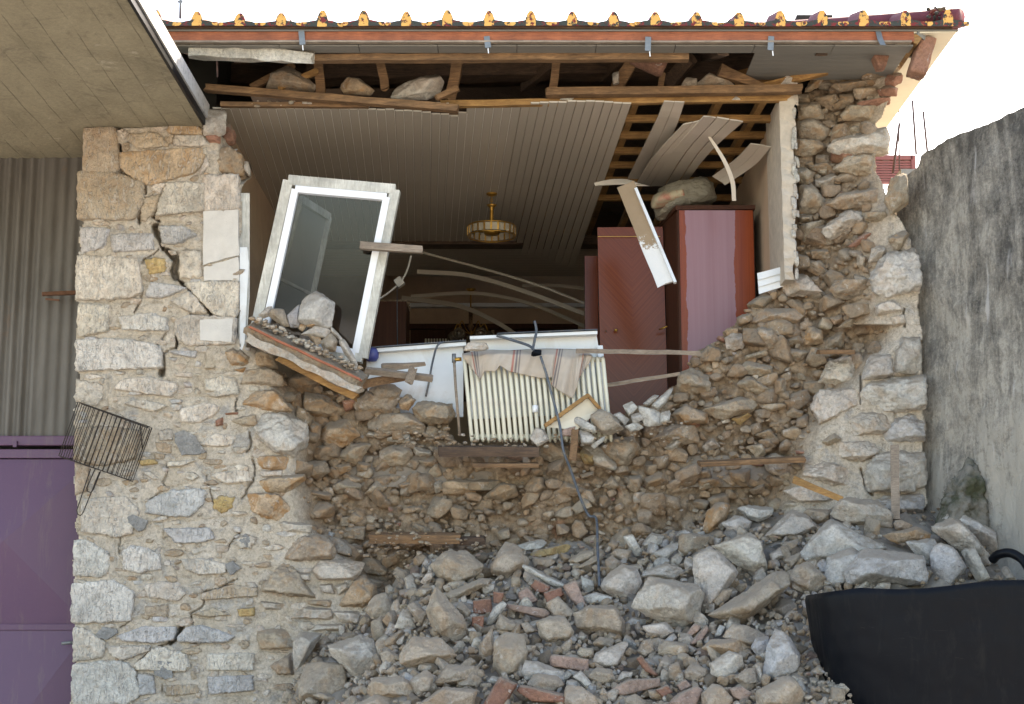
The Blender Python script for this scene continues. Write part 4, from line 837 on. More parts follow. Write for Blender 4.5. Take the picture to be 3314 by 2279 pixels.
hang(ZY(ZO, (1750, 978, .45), (1640, 1090, .7), (1490, 1200, 1.0)), ZY(ZO, (1818, 985, .45), (1710, 1105, .7), (1530, 1225, 1.0)), r3); hang(ZY(ZO, (1821, 985, .45), (1713, 1105, .7), (1533, 1225, 1.0)), ZY(ZO, (1888, 1000, .45), (1780, 1120, .7), (1580, 1260, 1.0)), r3)
r4 = thing('bent_trim_strip', 'thin bent plastic trim curving down behind the wardrobe top', 'trim', PY(2370, 640, .4))
hang(ZY(ZO, (1420, 878, .35), (1490, 990, .37), (1560, 1110, .4), (1610, 1240, .45), (1622, 1370, .5)), ZY(ZO, (1436, 884, .35), (1515, 990, .37), (1590, 1110, .4), (1640, 1240, .45), (1650, 1370, .5)), r4, 'strip', 5)
r5 = thing('torn_ceiling_flap', 'torn flap of beige ceiling strip curling out below the broken patch', 'ceiling panel', PY(2000, 590, .9))
hang(ZY(ZP, (1090, 235, 1.0), (1250, 205, .95), (1400, 215, .9), (1410, 265, .9)), ZY(ZP, (1100, 260, 1.0), (1280, 245, .9), (1440, 240, .85), (1560, 265, .82)), r5, 'flap', 5)
# lattice of battens above the broken patch
ltx = [PZ(*ZO(945, 800), zc + .06).x, PZ(*ZO(1210, 800), zc + .06).x, PZ(*ZO(1500, 800), zc + .06).x, PZ(*ZO(1800, 780), zc + .06).x]
for x in ltx: bar('batten', (x, .1, zc + .075), (x - .15, 3.7, zc + .075), .045, .05, M['wood_gold'], ceil, .003, 8, up=(0, 0, 1))
for yy in (.42, .78, 1.15, 1.5, 1.9, 2.4): bar('batten', (ltx[0] - .2, yy, zc + .025), (xr + .05, yy + .02, zc + .03), .045, .04, M['wood_gold'], ceil, .003, 8)
for yy in (.42, 1.0, 1.6, 2.2, 2.9, 3.5): bar('batten', (xl, yy, zc + .035), (ltx[0] - .21, yy, zc + .035), .04, .03, M['wood_gold'], ceil, .002, 4, up=(0, 0, 1))
# beam between the rooms, ceiling of the far room
box('beam_between_rooms', (xl, Yb - .02, zc - .03), (xr, Yb + .16, zc + .05), M['wood_dark'], None)['kind'] = 'structure'
cf = obj('far_ceiling', None); cf['kind'] = 'structure'; cf.location = (0, 4.5, zc)
sm2 = strip_mesh('ceiling_panel', .098, xr - xl)
for i in range(12):
    o = obj('ceiling_panel', sm2, cf, (xr, Yb + .22 + i * .1 - 4.5, -.0)); o.rotation_euler = (0, 0, math.pi / 2)
for (l, q, lab) in (((((950, 1290), (1270, 1010), (1760, 860))), (((0, 0),) * 3), ''),): pass
def arc(nm, lab, pts, wd, Y):
    t = thing(nm, lab, 'ceiling panel', PY(*pts[-1], Y)); L = [PY(x, y, Y - .3 * i / len(pts)) for i, (x, y) in enumerate(pts)]
    ribbon('strip', [p + Vector((0, 0, wd * .35)) for p in L], [p - Vector((0, .03, wd * .35)) for p in L], .006, M['pvc'], t, 6)
arc('fallen_ceiling_strip', 'long pale ceiling strip fallen from the window frame towards the wardrobe', [(1370, 818), (1600, 880), (1760, 930), (1900, 985)], .03, 3.0)
arc('fallen_ceiling_strip', 'bowed ceiling strip arching over the far chandelier', [(1350, 880), (1520, 893), (1700, 945), (1900, 1020)], .06, 3.6)
arc('fallen_ceiling_strip', 'lowest bowed ceiling strip hanging in front of the back wall', [(1330, 960), (1540, 950), (1720, 985), (1900, 1060)], .05, 4.3)
arc('fallen_ceiling_strip', 'dark ceiling strip slanting down beside the far globes', [(1300, 965), (1480, 990), (1600, 1040), (1680, 1090)], .07, 4.9)
arc('fallen_ceiling_strip', 'short stub of ceiling strip in the gap of the far ceiling', [(1690, 925), (1800, 925), (1900, 935)], .05, 4.8)

# ------------------------------------------------------------------ roof
Yt = -.62; ze = PY(1657, 87, Yt).z            # underside of the eave tiles
roof = thing('tiled_roof', 'red tiled hip roof with flaked orange tile ends over the ruined wall', 'roof', (0, 0, ze))
xt0, xt1 = PY(500, 80, Yt).x, PY(3118, 75, Yt).x; TW = (xt1 - xt0) / 19.4; SL = math.radians(17)
def tile_mesh():
    h = TW / 2; w = h / .1215
    top = [(-h, .0), (-.085 * w, .0), (-.07 * w, .006), (-.036, .012), (-.024, .05), (-.010, .074), (.010, .074), (.024, .05), (.036, .012), (.07 * w, .006), (.085 * w, .0), (h, .0)]
    n = len(top); L = .36; v = []
    for y in (0, L):
        for x, z in top: v.append((x, y * math.cos(SL) + (R.uniform(-.003, .003) if y == 0 else 0), z + .004 + y * math.sin(SL)))
        for x, z in top: v.append((x, y * math.cos(SL), -.024 + y * math.sin(SL)))
    f = []; m = 2 * n
    for i in range(n - 1):
        f += [(i, i + 1, m + i + 1, m + i), (n + i, m + n + i, m + n + i + 1, n + i + 1), (i, n + i, n + i + 1, i + 1), (m + i, m + i + 1, m + n + i + 1, m + n + i)]
    f += [(0, m, m + n, n), (n - 1, 2 * n - 1, m + 2 * n - 1, m + n - 1)]
    me = bpy.data.meshes.new('tile'); me.from_pydata(v, [], f); me.materials.append(M['tile']); return me
tms = [tile_mesh() for _ in range(5)]
for i in range(-2, 20):
    x = xt0 + TW * (i + .02)
    for r_ in range(1):
        o = obj('tile', tms[(i * 3 + r_) % 5], roof, (x + R.uniform(-.004, .004), Yt + r_ * .32 * math.cos(SL) + R.uniform(-.006, .006), .028 + r_ * (.32 * math.sin(SL) + .012))); o.rotation_euler = (0, R.uniform(-.012, .012), R.uniform(-.02, .02)); o.scale = (1, 1, R.uniform(.8, 1.04))
yr = 3.4; zr = ze + (yr - Yt) * math.tan(SL); xh = xt1 - (yr - Yt)
xL = xt0 - 1.2
# roof deck below the tiles and the upper slopes as one sheet of tiles
e0, e1, rr0, rr1 = (xL, Yt + .03, ze + .0), (xt1 - .06, Yt + .03, ze + .0), (xL, yr, zr), (xh, yr, zr)
deck = [e0, e1, rr1, rr0, (xL, 7.4, ze), (xt1 - .06, 7.4, ze)]
dv = deck + [(x, y, z + .03) for x, y, z in deck]
wmesh('roof_deck', dv, [(3, 2, 1, 0), (6, 7, 8, 9), (3, 4, 5, 2), (9, 8, 11, 10), (1, 2, 5), (7, 11, 8), (0, 1, 7, 6), (4, 10, 11, 5), (1, 5, 11, 7), (0, 6, 9, 3), (3, 9, 10, 4)], M['wood_dark'], roof)
def slope_sheet():
    st = .3; y0 = Yt + .33; n = int((xt1 - xL) / .03); v = []; f = []; rows = [y0 + i * .33 for i in range(12)]
    for y in rows:
        for k in range(2):
            for i in range(n + 1):
                x = xL + (xt1 - xL) * i / n; yy = y + k * .33; lim = xt1 - (yy - Yt); xx = min(x, lim)
                ph = ((xx - xt0 + TW / 2 - TW * .02) / TW) % 1 - .5; hgt = .06 * max(0, 1 - abs(ph) * TW / .042) if abs(ph) * TW < .042 else 0
                v.append((xx, yy, ze + .036 + (yy - Yt) * math.tan(SL) + hgt - (.02 if k else 0)))
    m = n + 1
    for r_ in range(len(rows) * 2 - 1):
        for i in range(n): a = r_ * m + i; f.append((a, a + 1, a + m + 1, a + m))
    o = wmesh('upper_tiles', v, f, M['tile_far'], roof); o['kind'] = 'stuff'
slope_sheet()
hp = [Vector((xt1 - .01 - t * (yr - Yt), Yt + .03 + t * (yr - Yt), ze + .07 + t * (zr - ze))) for t in np.linspace(0, 1, 9)]
tube('hip_ridge', hp, .06, M['tile_far'], roof, 9)
side = [(xt1, Yt + .02, ze + .03), (xt1, 7.4, ze + .03), (xh, yr, zr + .06)]
wmesh('side_tiles', side + [(x, y, z + .02) for x, y, z in side], [(0, 1, 2), (5, 4, 3), (0, 3, 4, 1), (1, 4, 5, 2), (2, 5, 3, 0)], M['tile_far'], roof)
Jc = Joined(); rg = random.Random(31)                                      # crumbled red bedding mortar at the hip corner
for i in range(40):
    p = PY(*ZK(rg.uniform(1520, 1720), rg.uniform(70, 170)), Yt + rg.uniform(-.0, .1)); h = rg.uniform(.006, .018); v, f = rand_stone(rg, (h, h, h), 2); Jc.add(v + np.array(p), f, rg.choice(((.2, .015, .03), (.14, .012, .025), (.05, .05, .04))))
Jc.build('bedding_mortar', M['gravel'], roof)['kind'] = 'stuff'
# eave: board, fascia, soffits
def hb(nm, x0, x1, ya, yb, za, zb, mat, par=roof): return box(nm, (min(x0, x1), min(ya, yb), min(za, zb)), (max(x0, x1), max(ya, yb), max(za, zb)), mat, par)
Yf = -.565; hb('eave_board', xL, xt1 - .02, Yt + .04, Yf + .02, ze - .010, ze - .002, M['soffit'])
zf1 = PY(1657, 100, Yf).z; zf0 = PY(1657, 134, Yf).z; xfr = PY(2958, 110, Yf).x
bar('fascia_board', (xL, Yf + .012, (zf0 + zf1) / 2), (xfr, Yf + .012, (zf0 + zf1) / 2), zf1 - zf0, .024, M['fascia'], roof, .002, 20)
bar('fascia_lip', (xL, Yf + .0, zf0 - .006), (xfr - .02, Yf + .0, zf0 - .006), .012, .035, M['wood_grey'], roof, .003, 20)
Yw = -.42; zw1 = PY(1657, 172, Yw).z
for i in range(12):
    x = xL + (xfr - xL) * i / 12; hb('soffit_board', x + .002, x + (xfr - xL) / 12 - .002, Yf + .026, Yw + .0, zw1 + .0, zw1 + .01, M['soffit'])
bar('wall_plate', (PY(990, 180, Yw).x, Yw + .03, zw1 - .026), (PY(2230, 180, Yw).x, Yw + .03, zw1 - .018), .042, .06, M['wood_old'], roof, .004, 16)
xs0 = PY(2480, 160, -.2).x
for i in range(7):
    y0 = Yw + .004 + i * .075; hb('soffit_board', xs0 - .1, xfr - .005, y0, y0 + .073, zw1 + .014, zw1 + .024, M['soffit'])
xse = xt1 - .03; zso = ze - .02
wmesh('side_soffit', [(xfr + .0, Yf, zso), (xse, Yt + .05, zso + .005), (xse, 6, zso + .005), (xfr - .25, 6, zso), (xfr - .25, .3, zso), (xfr, Yf, zso + .012), (xse, Yt + .05, zso + .016), (xse, 6, zso + .016), (xfr - .25, 6, zso + .012), (xfr - .25, .3, zso + .012)],
      [(0, 4, 3, 2, 1), (5, 6, 7, 8, 9), (0, 1, 6, 5), (1, 2, 7, 6), (2, 3, 8, 7), (3, 4, 9, 8), (4, 0, 5, 9)], M['soffit_white'], roof)
bar('corner_batten', PY(*ZK(1420, 325), Yf), PY(*ZK(1270, 545), .1), .05, .05, M['wood_gold'], roof, .002, 6)
for (a, c, d_) in ((975, 100, 145), (1575, 118, 155), (2098, 120, 165), (2496, 118, 163)):
    q = bar('gutter_bracket', PY(a, c, Yf - .012), PY(a + R.uniform(-3, 5), d_, Yf - .02), .036, .006, M['steel'], roof, 0, 1)
    under(q, bar('bracket_tail', PY(a + 4, d_ - 2, Yf - .015), PY(a + 6, d_ + 18, Yf - .01), .006, .004, M['white_alu'], roof))
ribbon('gutter_bracket', [PY(*ZK(1080, 265), Yf - .012), PY(*ZK(1095, 330), Yf - .03), PY(*ZK(1120, 380), Yf - .05)], [PY(*ZK(1125, 265), Yf - .012), PY(*ZK(1140, 325), Yf - .03), PY(*ZK(1165, 382), Yf - .05)], .006, M['steel'], roof, 4)
bar('gutter_bracket', PY(*ZK(1430, 268), Yf - .01), PY(*ZK(1500, 325), Yf + .05), .03, .006, M['steel'], roof)
# attic timbers
zat = zc + .1
p0, p1 = PY(1000, 232, .55), PY(2560, 205, .55); bar('tie_beam', p0, p1, .15, .16, M['wood_dark'], roof, .018, 24)
p0, p1 = PY(560, 250, 1.2), PY(2580, 230, 1.2); bar('tie_beam', p0, p1, .14, .16, M['wood_dark'], roof, .015, 20)
for x in np.arange(-2.4, 2.6, .62):
    bar('rafter', (x, Yw + .02, zw1 - .01 + .05), (x, 3.2, ze + (3.2 - Yt) * math.tan(SL) - .07), .07, .09, M['wood_dark'], roof, .006, 10, up=(0, 0, 1))
def tim(nm, z, a, c, wz, Ya, Yb_, mat, dp=None, par=roof, rough=.006, tw=0.0, taper=1, rag=.008):
    wd = wz * z.o[2] * mpp((Ya + Yb_) / 2); return bar(nm, PY(*z(*a), Ya), PY(*z(*c), Yb_), wd, dp or wd * .8, mat, par, rough, 8, taper, None, tw, rag)
for z, a, c, wz, Ya, Yb_, mt in ((ZN, (1322, 365), (1365, 610), 62, .05, .05, 'wood_old'), (ZN, (1870, 362), (1808, 690), 76, .05, .1, 'wood_old'), (ZN, (905, 400), (925, 640), 66, .08, .08, 'wood_old'),
        (ZO, (430, 372), (398, 615), 58, .05, .08, 'wood_old'), (ZO, (940, 425), (830, 610), 84, .1, .14, 'wood_old'), (ZO, (1345, 395), (1190, 570), 92, .2, .4, 'wood_dark'), (ZO, (880, 400), (730, 540), 60, .3, .6, 'wood_dark'), (ZO, (410, 430), (200, 600), 60, .3, .7, 'wood_dark'), (ZO, (1150, 500), (1120, 680), 40, .12, .12, 'wood_old')):
    tim('rafter_stub', z, a, c, wz, Ya, Yb_, M[mt])
def loose(nm, lab, z, a, c, wz, Ya, Yb_, mat, cat='timber', **k):
    t = thing(nm, lab, cat, PY(*z(*a), Ya)); tim('wood', z, a, c, wz, Ya, Yb_, M[mat], par=t, **k); return t
loose('broken_plank', 'long broken plank slanting along the front of the attic above the ceiling', ZN, (140, 603), (1862, 745), 48, .0, -.03, 'wood_old', dp=.06)
loose('ceiling_joist', 'rough plank carrying stones at the right of the attic opening', ZO, (355, 635), (2092, 612), 56, .0, -.02, 'wood_old', dp=.07)
bar('edge_batten', PY(*ZN(240, 716), .06), PY(*ZN(1250, 722), .06), .03, .04, M['wood_old'], ceil, .003, 10)
bar('edge_batten', PY(*ZN(1740, 714), .07), PY(*ZO(2040, 672), .07), .042, .045, M['wood_gold'], ceil, .003, 16)
loose('roof_timber', 'thick orange split beam end lying under the eave corner', ZO, (1650, 545), (2325, 410), 95, .25, .0, 'wood_gold', dp=.1)
loose('roof_timber', 'thin orange rafter lying beneath the split beam', ZO, (1800, 600), (2500, 432), 44, .1, -.05, 'wood_gold', dp=.05)
loose('wood_wedge', 'dark wedge of timber propped on the right attic joist', ZO, (1535, 485), (1840, 600), 92, .02, .02, 'wood_old', taper=.45)
loose('snapped_batten', 'snapped batten leaning in the rubble at the left of the attic', ZN, (450, 600), (745, 445), 46, .12, .1, 'wood_old')
loose('snapped_batten', 'orange snapped batten leaning beside the attic stub', ZN, (640, 605), (905, 482), 40, .05, .04, 'wood_gold')
loose('snapped_batten', 'short split batten caught under the tall attic stub', ZN, (1715, 668), (1862, 600), 42, -.03, -.03, 'wood_old')
loose('broken_lintel', 'pale broken plaster lintel lying below the eave beside the balcony slab', ZN, (20, 345), (878, 402), 84, -.44, -.42, 'rock', dp=.13, cat='lintel', rough=.026, tw=.25).children[0].color = PAL['c']

# ------------------------------------------------------------------ tilted window
C = lambda x, y, Y: PY(x / .7003, y / .7003, Y)
win = thing('tilted_window', 'white window frame leaning sideways in the hole of the wall', 'window', C(700, 780, .2))
def frame(c4, wd, dp, mat, nm, par, Ys=None):
    n = [(0, 1), (1, 2), (2, 3), (3, 0)]; nms = ['head', 'stile', 'sill', 'stile']; out = []
    for (i, j), q in zip(n, nms):
        out.append(bar(nm + '_' + q, c4[i], c4[j], wd, dp, mat, par, .0015, 6))
    return out
O4 = [C(655, 411, .02), C(896, 432, .02), C(822, 812, .12), C(574, 775, .12)]
frame(O4, .064, .08, M['paint_wood'], 'frame', win)
I4 = [C(670, 430, .0), C(877, 448, .0), C(806, 800, .1), C(597, 765, .1)]
sash = fuse('sash', [bar('sash', I4[i], I4[j], wd, .05, M['white_alu'], win) for (i, j), wd in (((0, 1), .044), ((1, 2), .044), ((3, 0), .044), ((2, 3), .04))])
g4 = [C(675, 437, .02), C(872, 456, .02), C(804, 796, .12), C(603, 762, .12)]
pn = wmesh('pane', [p for p in g4] + [p + Vector((0, .004, 0)) for p in g4], [(0, 1, 2, 3), (7, 6, 5, 4), (0, 4, 5, 1), (1, 5, 6, 2), (2, 6, 7, 3), (3, 7, 4, 0)], M['glass'], win)
S4 = [C(680, 452, .22), C(744, 492, .62), C(690, 745, .66), C(608, 700, .26)]
under(sash, pn); isash = fuse('inner_sash', frame(S4, .05, .04, M['paint_wood'], 'inner_sash', win))
m0, m1 = S4[0].lerp(S4[3], .72), S4[1].lerp(S4[2], .7); under(isash, bar('glazing_bar', m0, m1, .02, .03, M['paint_wood'], win))
fp = wmesh('frosted_pane', [p for p in S4] + [p + Vector((.003, .004, 0)) for p in S4], [(0, 1, 2, 3), (7, 6, 5, 4), (0, 4, 5, 1), (1, 5, 6, 2), (2, 6, 7, 3), (3, 7, 4, 0)], M['frost'], win); under(isash, fp)
t = thing('stuck_plank', 'short grey plank stuck across the right stile of the tilted window', 'plank', C(817, 556, -.06)); bar('wood', C(817, 557, -.06), C(957, 567, -.05), .045, .05, M['wood_grey'], t, .003, 8, ragged=.004)
# fallen sill of plaster, brick and timber under the window
sill = thing('fallen_sill', 'slanting broken window sill of mortar, brick and timber under the tilted window', 'sill', C(690, 820, -.1))
q = bar('slab', C(570, 745, -.06), C(822, 868, -.10), .075, .26, M['rock'], sill, .022, 22, up=(0, 1, .3), ragged=.02); q.color = PAL['t']
bar('brick_course', C(566, 742, -.2), C(818, 862, -.24), .014, .03, simple('brick_red', (.32, .11, .06), .9, .3, 14, .5), sill, .004, 16, ragged=.01)
q = bar('plaster_layer', C(560, 764, -.2), C(815, 887, -.24), .045, .05, M['rock'], sill, .022, 26, ragged=.02); q.color = PAL['w']
bar('batten', C(632, 812, -.12), C(808, 902, -.16), .045, .05, M['wood_gold'], sill, .006, 14, ragged=.015)
# ------------------------------------------------------------------ radiator, boards, towel
rad = thing('radiator', 'cream steel column radiator leaning in the hole of the wall', 'radiator', C(1210, 1005, .12))
nf = 26
for i in range(nf):
    xt, xb_ = 1052 + (1366 - 1052) * i / (nf - 1), 1070 + (1385 - 1070) * i / (nf - 1)
    a, c = C(xt, 808, .1), C(xb_, 1002, .1)
    for dy in ((0, .045) if i % 3 == 0 else (0,)):
        q = [a + Vector((0, dy, 0)), a.lerp(c, .03) + Vector((0, dy - .006, 0)), a.lerp(c, .97) + Vector((0, dy - .006, 0)), c + Vector((0, dy, 0))]
        tube('fin', q, [.006, .0125, .0125, .006], M['enamel'], rad, 8)
tube('header', [C(1050, 815, .12), C(1369, 815, .12)], .018, M['enamel'], rad, 10); tube('header', [C(1068, 990, .12), C(1386, 990, .12)], .018, M['enamel'], rad, 10)
under(tube('valve', [C(1046, 814, .1), C(1030, 815, .1)], .013, M['brass'], rad), tube('valve_cap', [C(1029, 802, .1), C(1029, 822, .1)], .014, M['steel'], rad))
tube('supply_pipe', [C(1029, 815, .1), C(1033, 880, .1), C(1042, 988, .1)], .009, M['wood_grey'], rad)
p = C(1213, 935, .075); lathe('meter', [(.0, 0), (.02, .001), (.02, .045), (.0, .046)], p, M['white_alu'], rad, 4)
bd = thing('window_board', 'white laminate window board with a lip left of the radiator', 'board', C(940, 900, .3))
def quad(nm, pts, th, mat, par): v = list(pts) + [p + Vector((0, th, 0)) for p in pts]; return wmesh(nm, v, [(0, 3, 2, 1), (4, 5, 6, 7), (0, 1, 5, 4), (1, 2, 6, 5), (2, 3, 7, 6), (3, 0, 4, 7)], mat, par)
quad('board', [C(830, 800, .34), C(1050, 783, .34), C(1050, 945, .34), C(835, 945, .34)], .02, M['white_board'], bd); quad('lip', [C(835, 791, .28), C(1056, 775, .28), C(1056, 783, .28), C(835, 799, .28)], .08, M['white_board'], bd)
bar('seal', C(835, 789, .29), C(1056, 773, .29), .006, .05, M['cable'], bd)
bd = thing('window_board', 'white laminate window board standing behind the radiator', 'board', C(1220, 920, .26))
quad('board', [C(1066, 770, .26), C(1352, 758, .26), C(1380, 935, .26), C(1066, 950, .26)], .02, M['white_board'], bd); quad('lip', [C(1065, 762, .18), C(1354, 750, .18), C(1354, 757, .18), C(1065, 769, .18)], .1, M['white_board'], bd)
quad('side_panel', [C(1354, 783, .2), C(1366, 783, .2), C(1380, 935, .2), C(1362, 935, .2)], .05, M['white_board'], bd); bar('seal', C(1127, 757, .19), C(1354, 748, .19), .005, .05, M['cable'], bd)
def towel():
    T = [(245, 372), (330, 355), (480, 340), (640, 345), (800, 335), (960, 330), (1100, 332), (1190, 335), (1270, 345), (1330, 385)]
    B = [(255, 410), (330, 500), (400, 590), (435, 515), (520, 522), (560, 470), (640, 522), (760, 548), (900, 578), (1005, 568), (990, 640), (1090, 705), (1165, 748), (1230, 560), (1290, 470), (1330, 400)]
    n, m = 90, 26; v = []; f = []; tx = [a for a, _ in T]
    bp = np.array(B, float); bu = np.concatenate([[0], np.cumsum(np.hypot(*np.diff(bp, axis=0).T))]); bu /= bu[-1]
    tp = np.array(T, float); tu = np.linspace(0, 1, len(T))
    for i in range(n + 1):
        u = i / n; t0 = np.array([np.interp(u, tu, tp[:, 0]), np.interp(u, tu, tp[:, 1])]); b0 = np.array([np.interp(u, bu, bp[:, 0]), np.interp(u, bu, bp[:, 1])])
        for j in range(m + 1):
            w_ = j / m; q = t0 * (1 - w_) + b0 * w_
            Y = .065 - .02 * math.sin(w_ * 2) + .016 * math.sin(u * 34 + 2 * math.sin(u * 9)) * (.3 + w_) + .006 * math.sin(u * 90 + w_ * 5) + (.09 * (1 - w_ * 5) if w_ < .2 else 0)
            v.append(PY(*ZG(*q), Y))
    for i in range(n):
        for j in range(m): a = i * (m + 1) + j; f.append((a, a + 1, a + m + 2, a + m + 1))
    t = thing('striped_towel', 'dusty beige towel with red and grey stripes draped over the radiator', 'towel', PY(*ZG(700, 380), .06))
    o = wmesh('cloth', v, f, M['towel'], t, True); uv = o.data.uv_layers.new(name='UVMap')
    for lp in o.data.loops: k = lp.vertex_index; uv.data[lp.index].uv = ((k // (m + 1)) / n, (k % (m + 1)) / m)
    md = o.modifiers.new('thick', 'SOLIDIFY'); md.thickness = .004
    J = Joined()
towel()
def loose_wood(nm, lab, z, a, c, wz, Ya, Yb_, mat, dp=None, cat='stick', rough=.004, tw=.2, **k):
    t = thing(nm, lab, cat, PY(*z(*a), Ya)); tim('wood', z, a, c, wz, Ya, Yb_, M[mat], par=t, dp=dp, rough=rough, tw=tw, **k); return t
loose_wood('wooden_batten', 'grey batten resting on the right end of the radiator towel', ZG, (1195, 350), (2230, 368), 38, .02, .12, 'wood_grey')
loose_wood('metal_rail', 'pale flat rail wedged between the white board and the rubble', ZG, (1450, 635), (2060, 540), 32, .2, .2, 'wood_grey', dp=.008)
loose_wood('sill_timber', 'dark timber ledge under the radiator', ZG, (50, 1185), (880, 1185), 82, .02, .02, 'wood_dark', dp=.14, cat='timber', rough=.006)
loose_wood('embedded_lath', 'thin plank set into the mud of the wall below the radiator', ZG, (340, 1300), (880, 1300), 34, .0, .0, 'wood_old', dp=.1, cat='plank')
loose_wood('upright_stub', 'rusty brown upright stub between the stones right of the radiator', ZG, (1190, 1005), (1170, 1255), 60, -.05, -.05, 'wood_old', dp=.02, cat='timber')
loose_wood('embedded_lath', 'long plank bedded in the broken wall at the right', ZH, (130, 1045), (840, 1012), 34, .0, .0, 'wood_old', dp=.12, cat='plank')
loose_wood('embedded_lath', 'short brown plank bedded above the rubble heap left of centre', ZF, (920, 325), (1600, 330), 66, .02, .02, 'wood_old', dp=.14, cat='plank')
loose_wood('embedded_lath', 'end of the second bedded plank above the tan block', ZF, (1600, 350), (1785, 345), 54, .06, .06, 'wood_dark', dp=.1, cat='plank')
loose_wood('pointed_stick', 'pointed orange stick lying on the debris at the right', ZH, (770, 1150), (1090, 1285), 50, -.25, -.3, 'wood_gold', taper=.8)
loose_wood('standing_post', 'grey square post standing upright before the right wall end', ZH, (1450, 925), (1455, 1420), 55, -.22, -.3, 'wood_grey', cat='post')
loose_wood('embedded_lath', 'small plank end in the mortar above the right quoins', ZH, (930, 290), (1165, 292), 30, .06, .06, 'wood_old', dp=.1, cat='plank')
loose_wood('snapped_board', 'snapped grey board lying by the fallen sill', ZE, (1240, 510), (1800, 580), 52, -.02, .0, 'wood_grey', cat='board', tw=.6)
loose_wood('snapped_board', 'dark board end beneath the snapped grey board', ZE, (1160, 640), (1570, 560), 70, .02, .1, 'wood_old', cat='board', tw=.3)
loose_wood('round_stick', 'short round stick on the snapped grey board', ZE, (1640, 490), (1600, 620), 56, -.08, -.08, 'wood_grey', tw=.78)
loose_wood('split_log', 'split log end lying on the ledge left of the radiator', ZE, (1380, 490), (1740, 460), 66, .05, .05, 'wood_grey', taper=.45, cat='log', tw=.5)
loose_wood('hanging_board', 'torn brown and white board hanging down in front of the wardrobes', ZP, (1350, 250), (1690, 1085), 158, .3, .12, 'wood_grey', dp=.02, cat='board', tw=.1)
b = NB('board_with_white_rest'); v = b.coords(); sx = b.n('SeparateXYZ'); b.l(v, sx.inputs[0])
mk = b.math('GREATER_THAN', b.math('ADD', b.math('MULTIPLY', sx.outputs['Z'], -1.0), b.math('MULTIPLY', b.math('SUBTRACT', b.noise(v, 12, 6, .8), .5), .55)), .075)
bpy.data.objects['hanging_board'].children[0].data.materials[0] = b.out(b.mix(mk, b.mix(b.noise(v, 9, 5, .6), (.24, .16, .09), (.33, .24, .15)), (.66, .65, .62)), .8, b.bump(b.noise(v, 40, 4, .6), .3, .01))
q = bpy.data.objects['hanging_board']; bar('white_edge', PY(*ZP(1435, 285), .26), PY(*ZP(1765, 1070), .09), .018, .026, M['white_board'], q)
# picture frame corner with paper
pf = thing('picture_frame', 'broken wooden picture frame corner leaning at the foot of the radiator', 'frame', PY(*ZG(1150, 950), -.05))
bar('rail', PY(*ZG(935, 975), -.08), PY(*ZG(1295, 720), -.02), .024, .03, M['wood_gold'], pf, .001, 4); bar('rail', PY(*ZG(1290, 715), -.02), PY(*ZG(1395, 835), .02), .02, .03, M['wood_gold'], pf, .001, 4)
quad('paper', [PY(*ZG(960, 985), -.06), PY(*ZG(1293, 745), -.005), PY(*ZG(1380, 850), .03), PY(*ZG(1200, 1010), -.02)], .004, M['soffit_white'], pf)
# cable
def cab(nm, lab, pts, r): t = thing(nm, lab, 'cable', pts[-1]); tube('sheath', spline(pts, 6), r, M['cable'], t, 7); return t
ct = cab('hanging_cable', 'grey cable hanging from the radiator down over the rubble', [PY(*ZG(900, 395), .0), PY(*ZG(940, 520), -.02), PY(*ZG(990, 700), -.05), PY(*ZG(1060, 970), -.12), PY(*ZG(1090, 1180), -.16), PY(*ZG(1150, 1340), -.12), PY(*ZG(1240, 1596), -.08), PY(*ZI(710, 160), -.05), PY(*ZI(765, 185), -.1), PY(*ZI(775, 400), -.35), PY(*ZI(790, 690), -.62)], .0085)
cab('bent_cable', 'stiff bent cable end sticking up behind the radiator towel', [PY(*ZG(850, 100), .1), PY(*ZG(865, 180), .1), PY(*ZG(850, 260), .08), PY(*ZG(835, 340), .04)], .009)
cab('bent_cable', 'dark cable lying from the white board to the junction knot', [PY(*ZG(535, 222), .15), PY(*ZG(680, 265), .12), PY(*ZG(800, 305), .06), PY(*ZG(850, 345), .02)], .009)
cab('bent_cable', 'dark cable hooked over the left white board', [PY(*ZE(1890, 275), .26), PY(*ZE(1840, 310), .24), PY(*ZE(1800, 450), .27), PY(*ZE(1770, 620), .3), PY(*ZE(1745, 730), .32)], .007)
t = thing('junction_knot', 'charred black junction box on top of the towel', 'box', PY(*ZG(865, 370), .0)); v, f = rand_stone(random.Random(4), (.032, .025, .022), 4); mesh('knot', v, f, M['rubber'], t)
pp = C(843, 803, .3); t = thing('blue_ball', 'blue round plastic object behind the foot of the tilted window', 'ball', pp); lathe('shell', [(.001, -.05), (.03, -.045), (.045, -.02), (.045, .02), (.03, .045), (.001, .05)], pp, simple('blue_plastic', (.05, .06, .22), .4, .1, 5, 0), t)
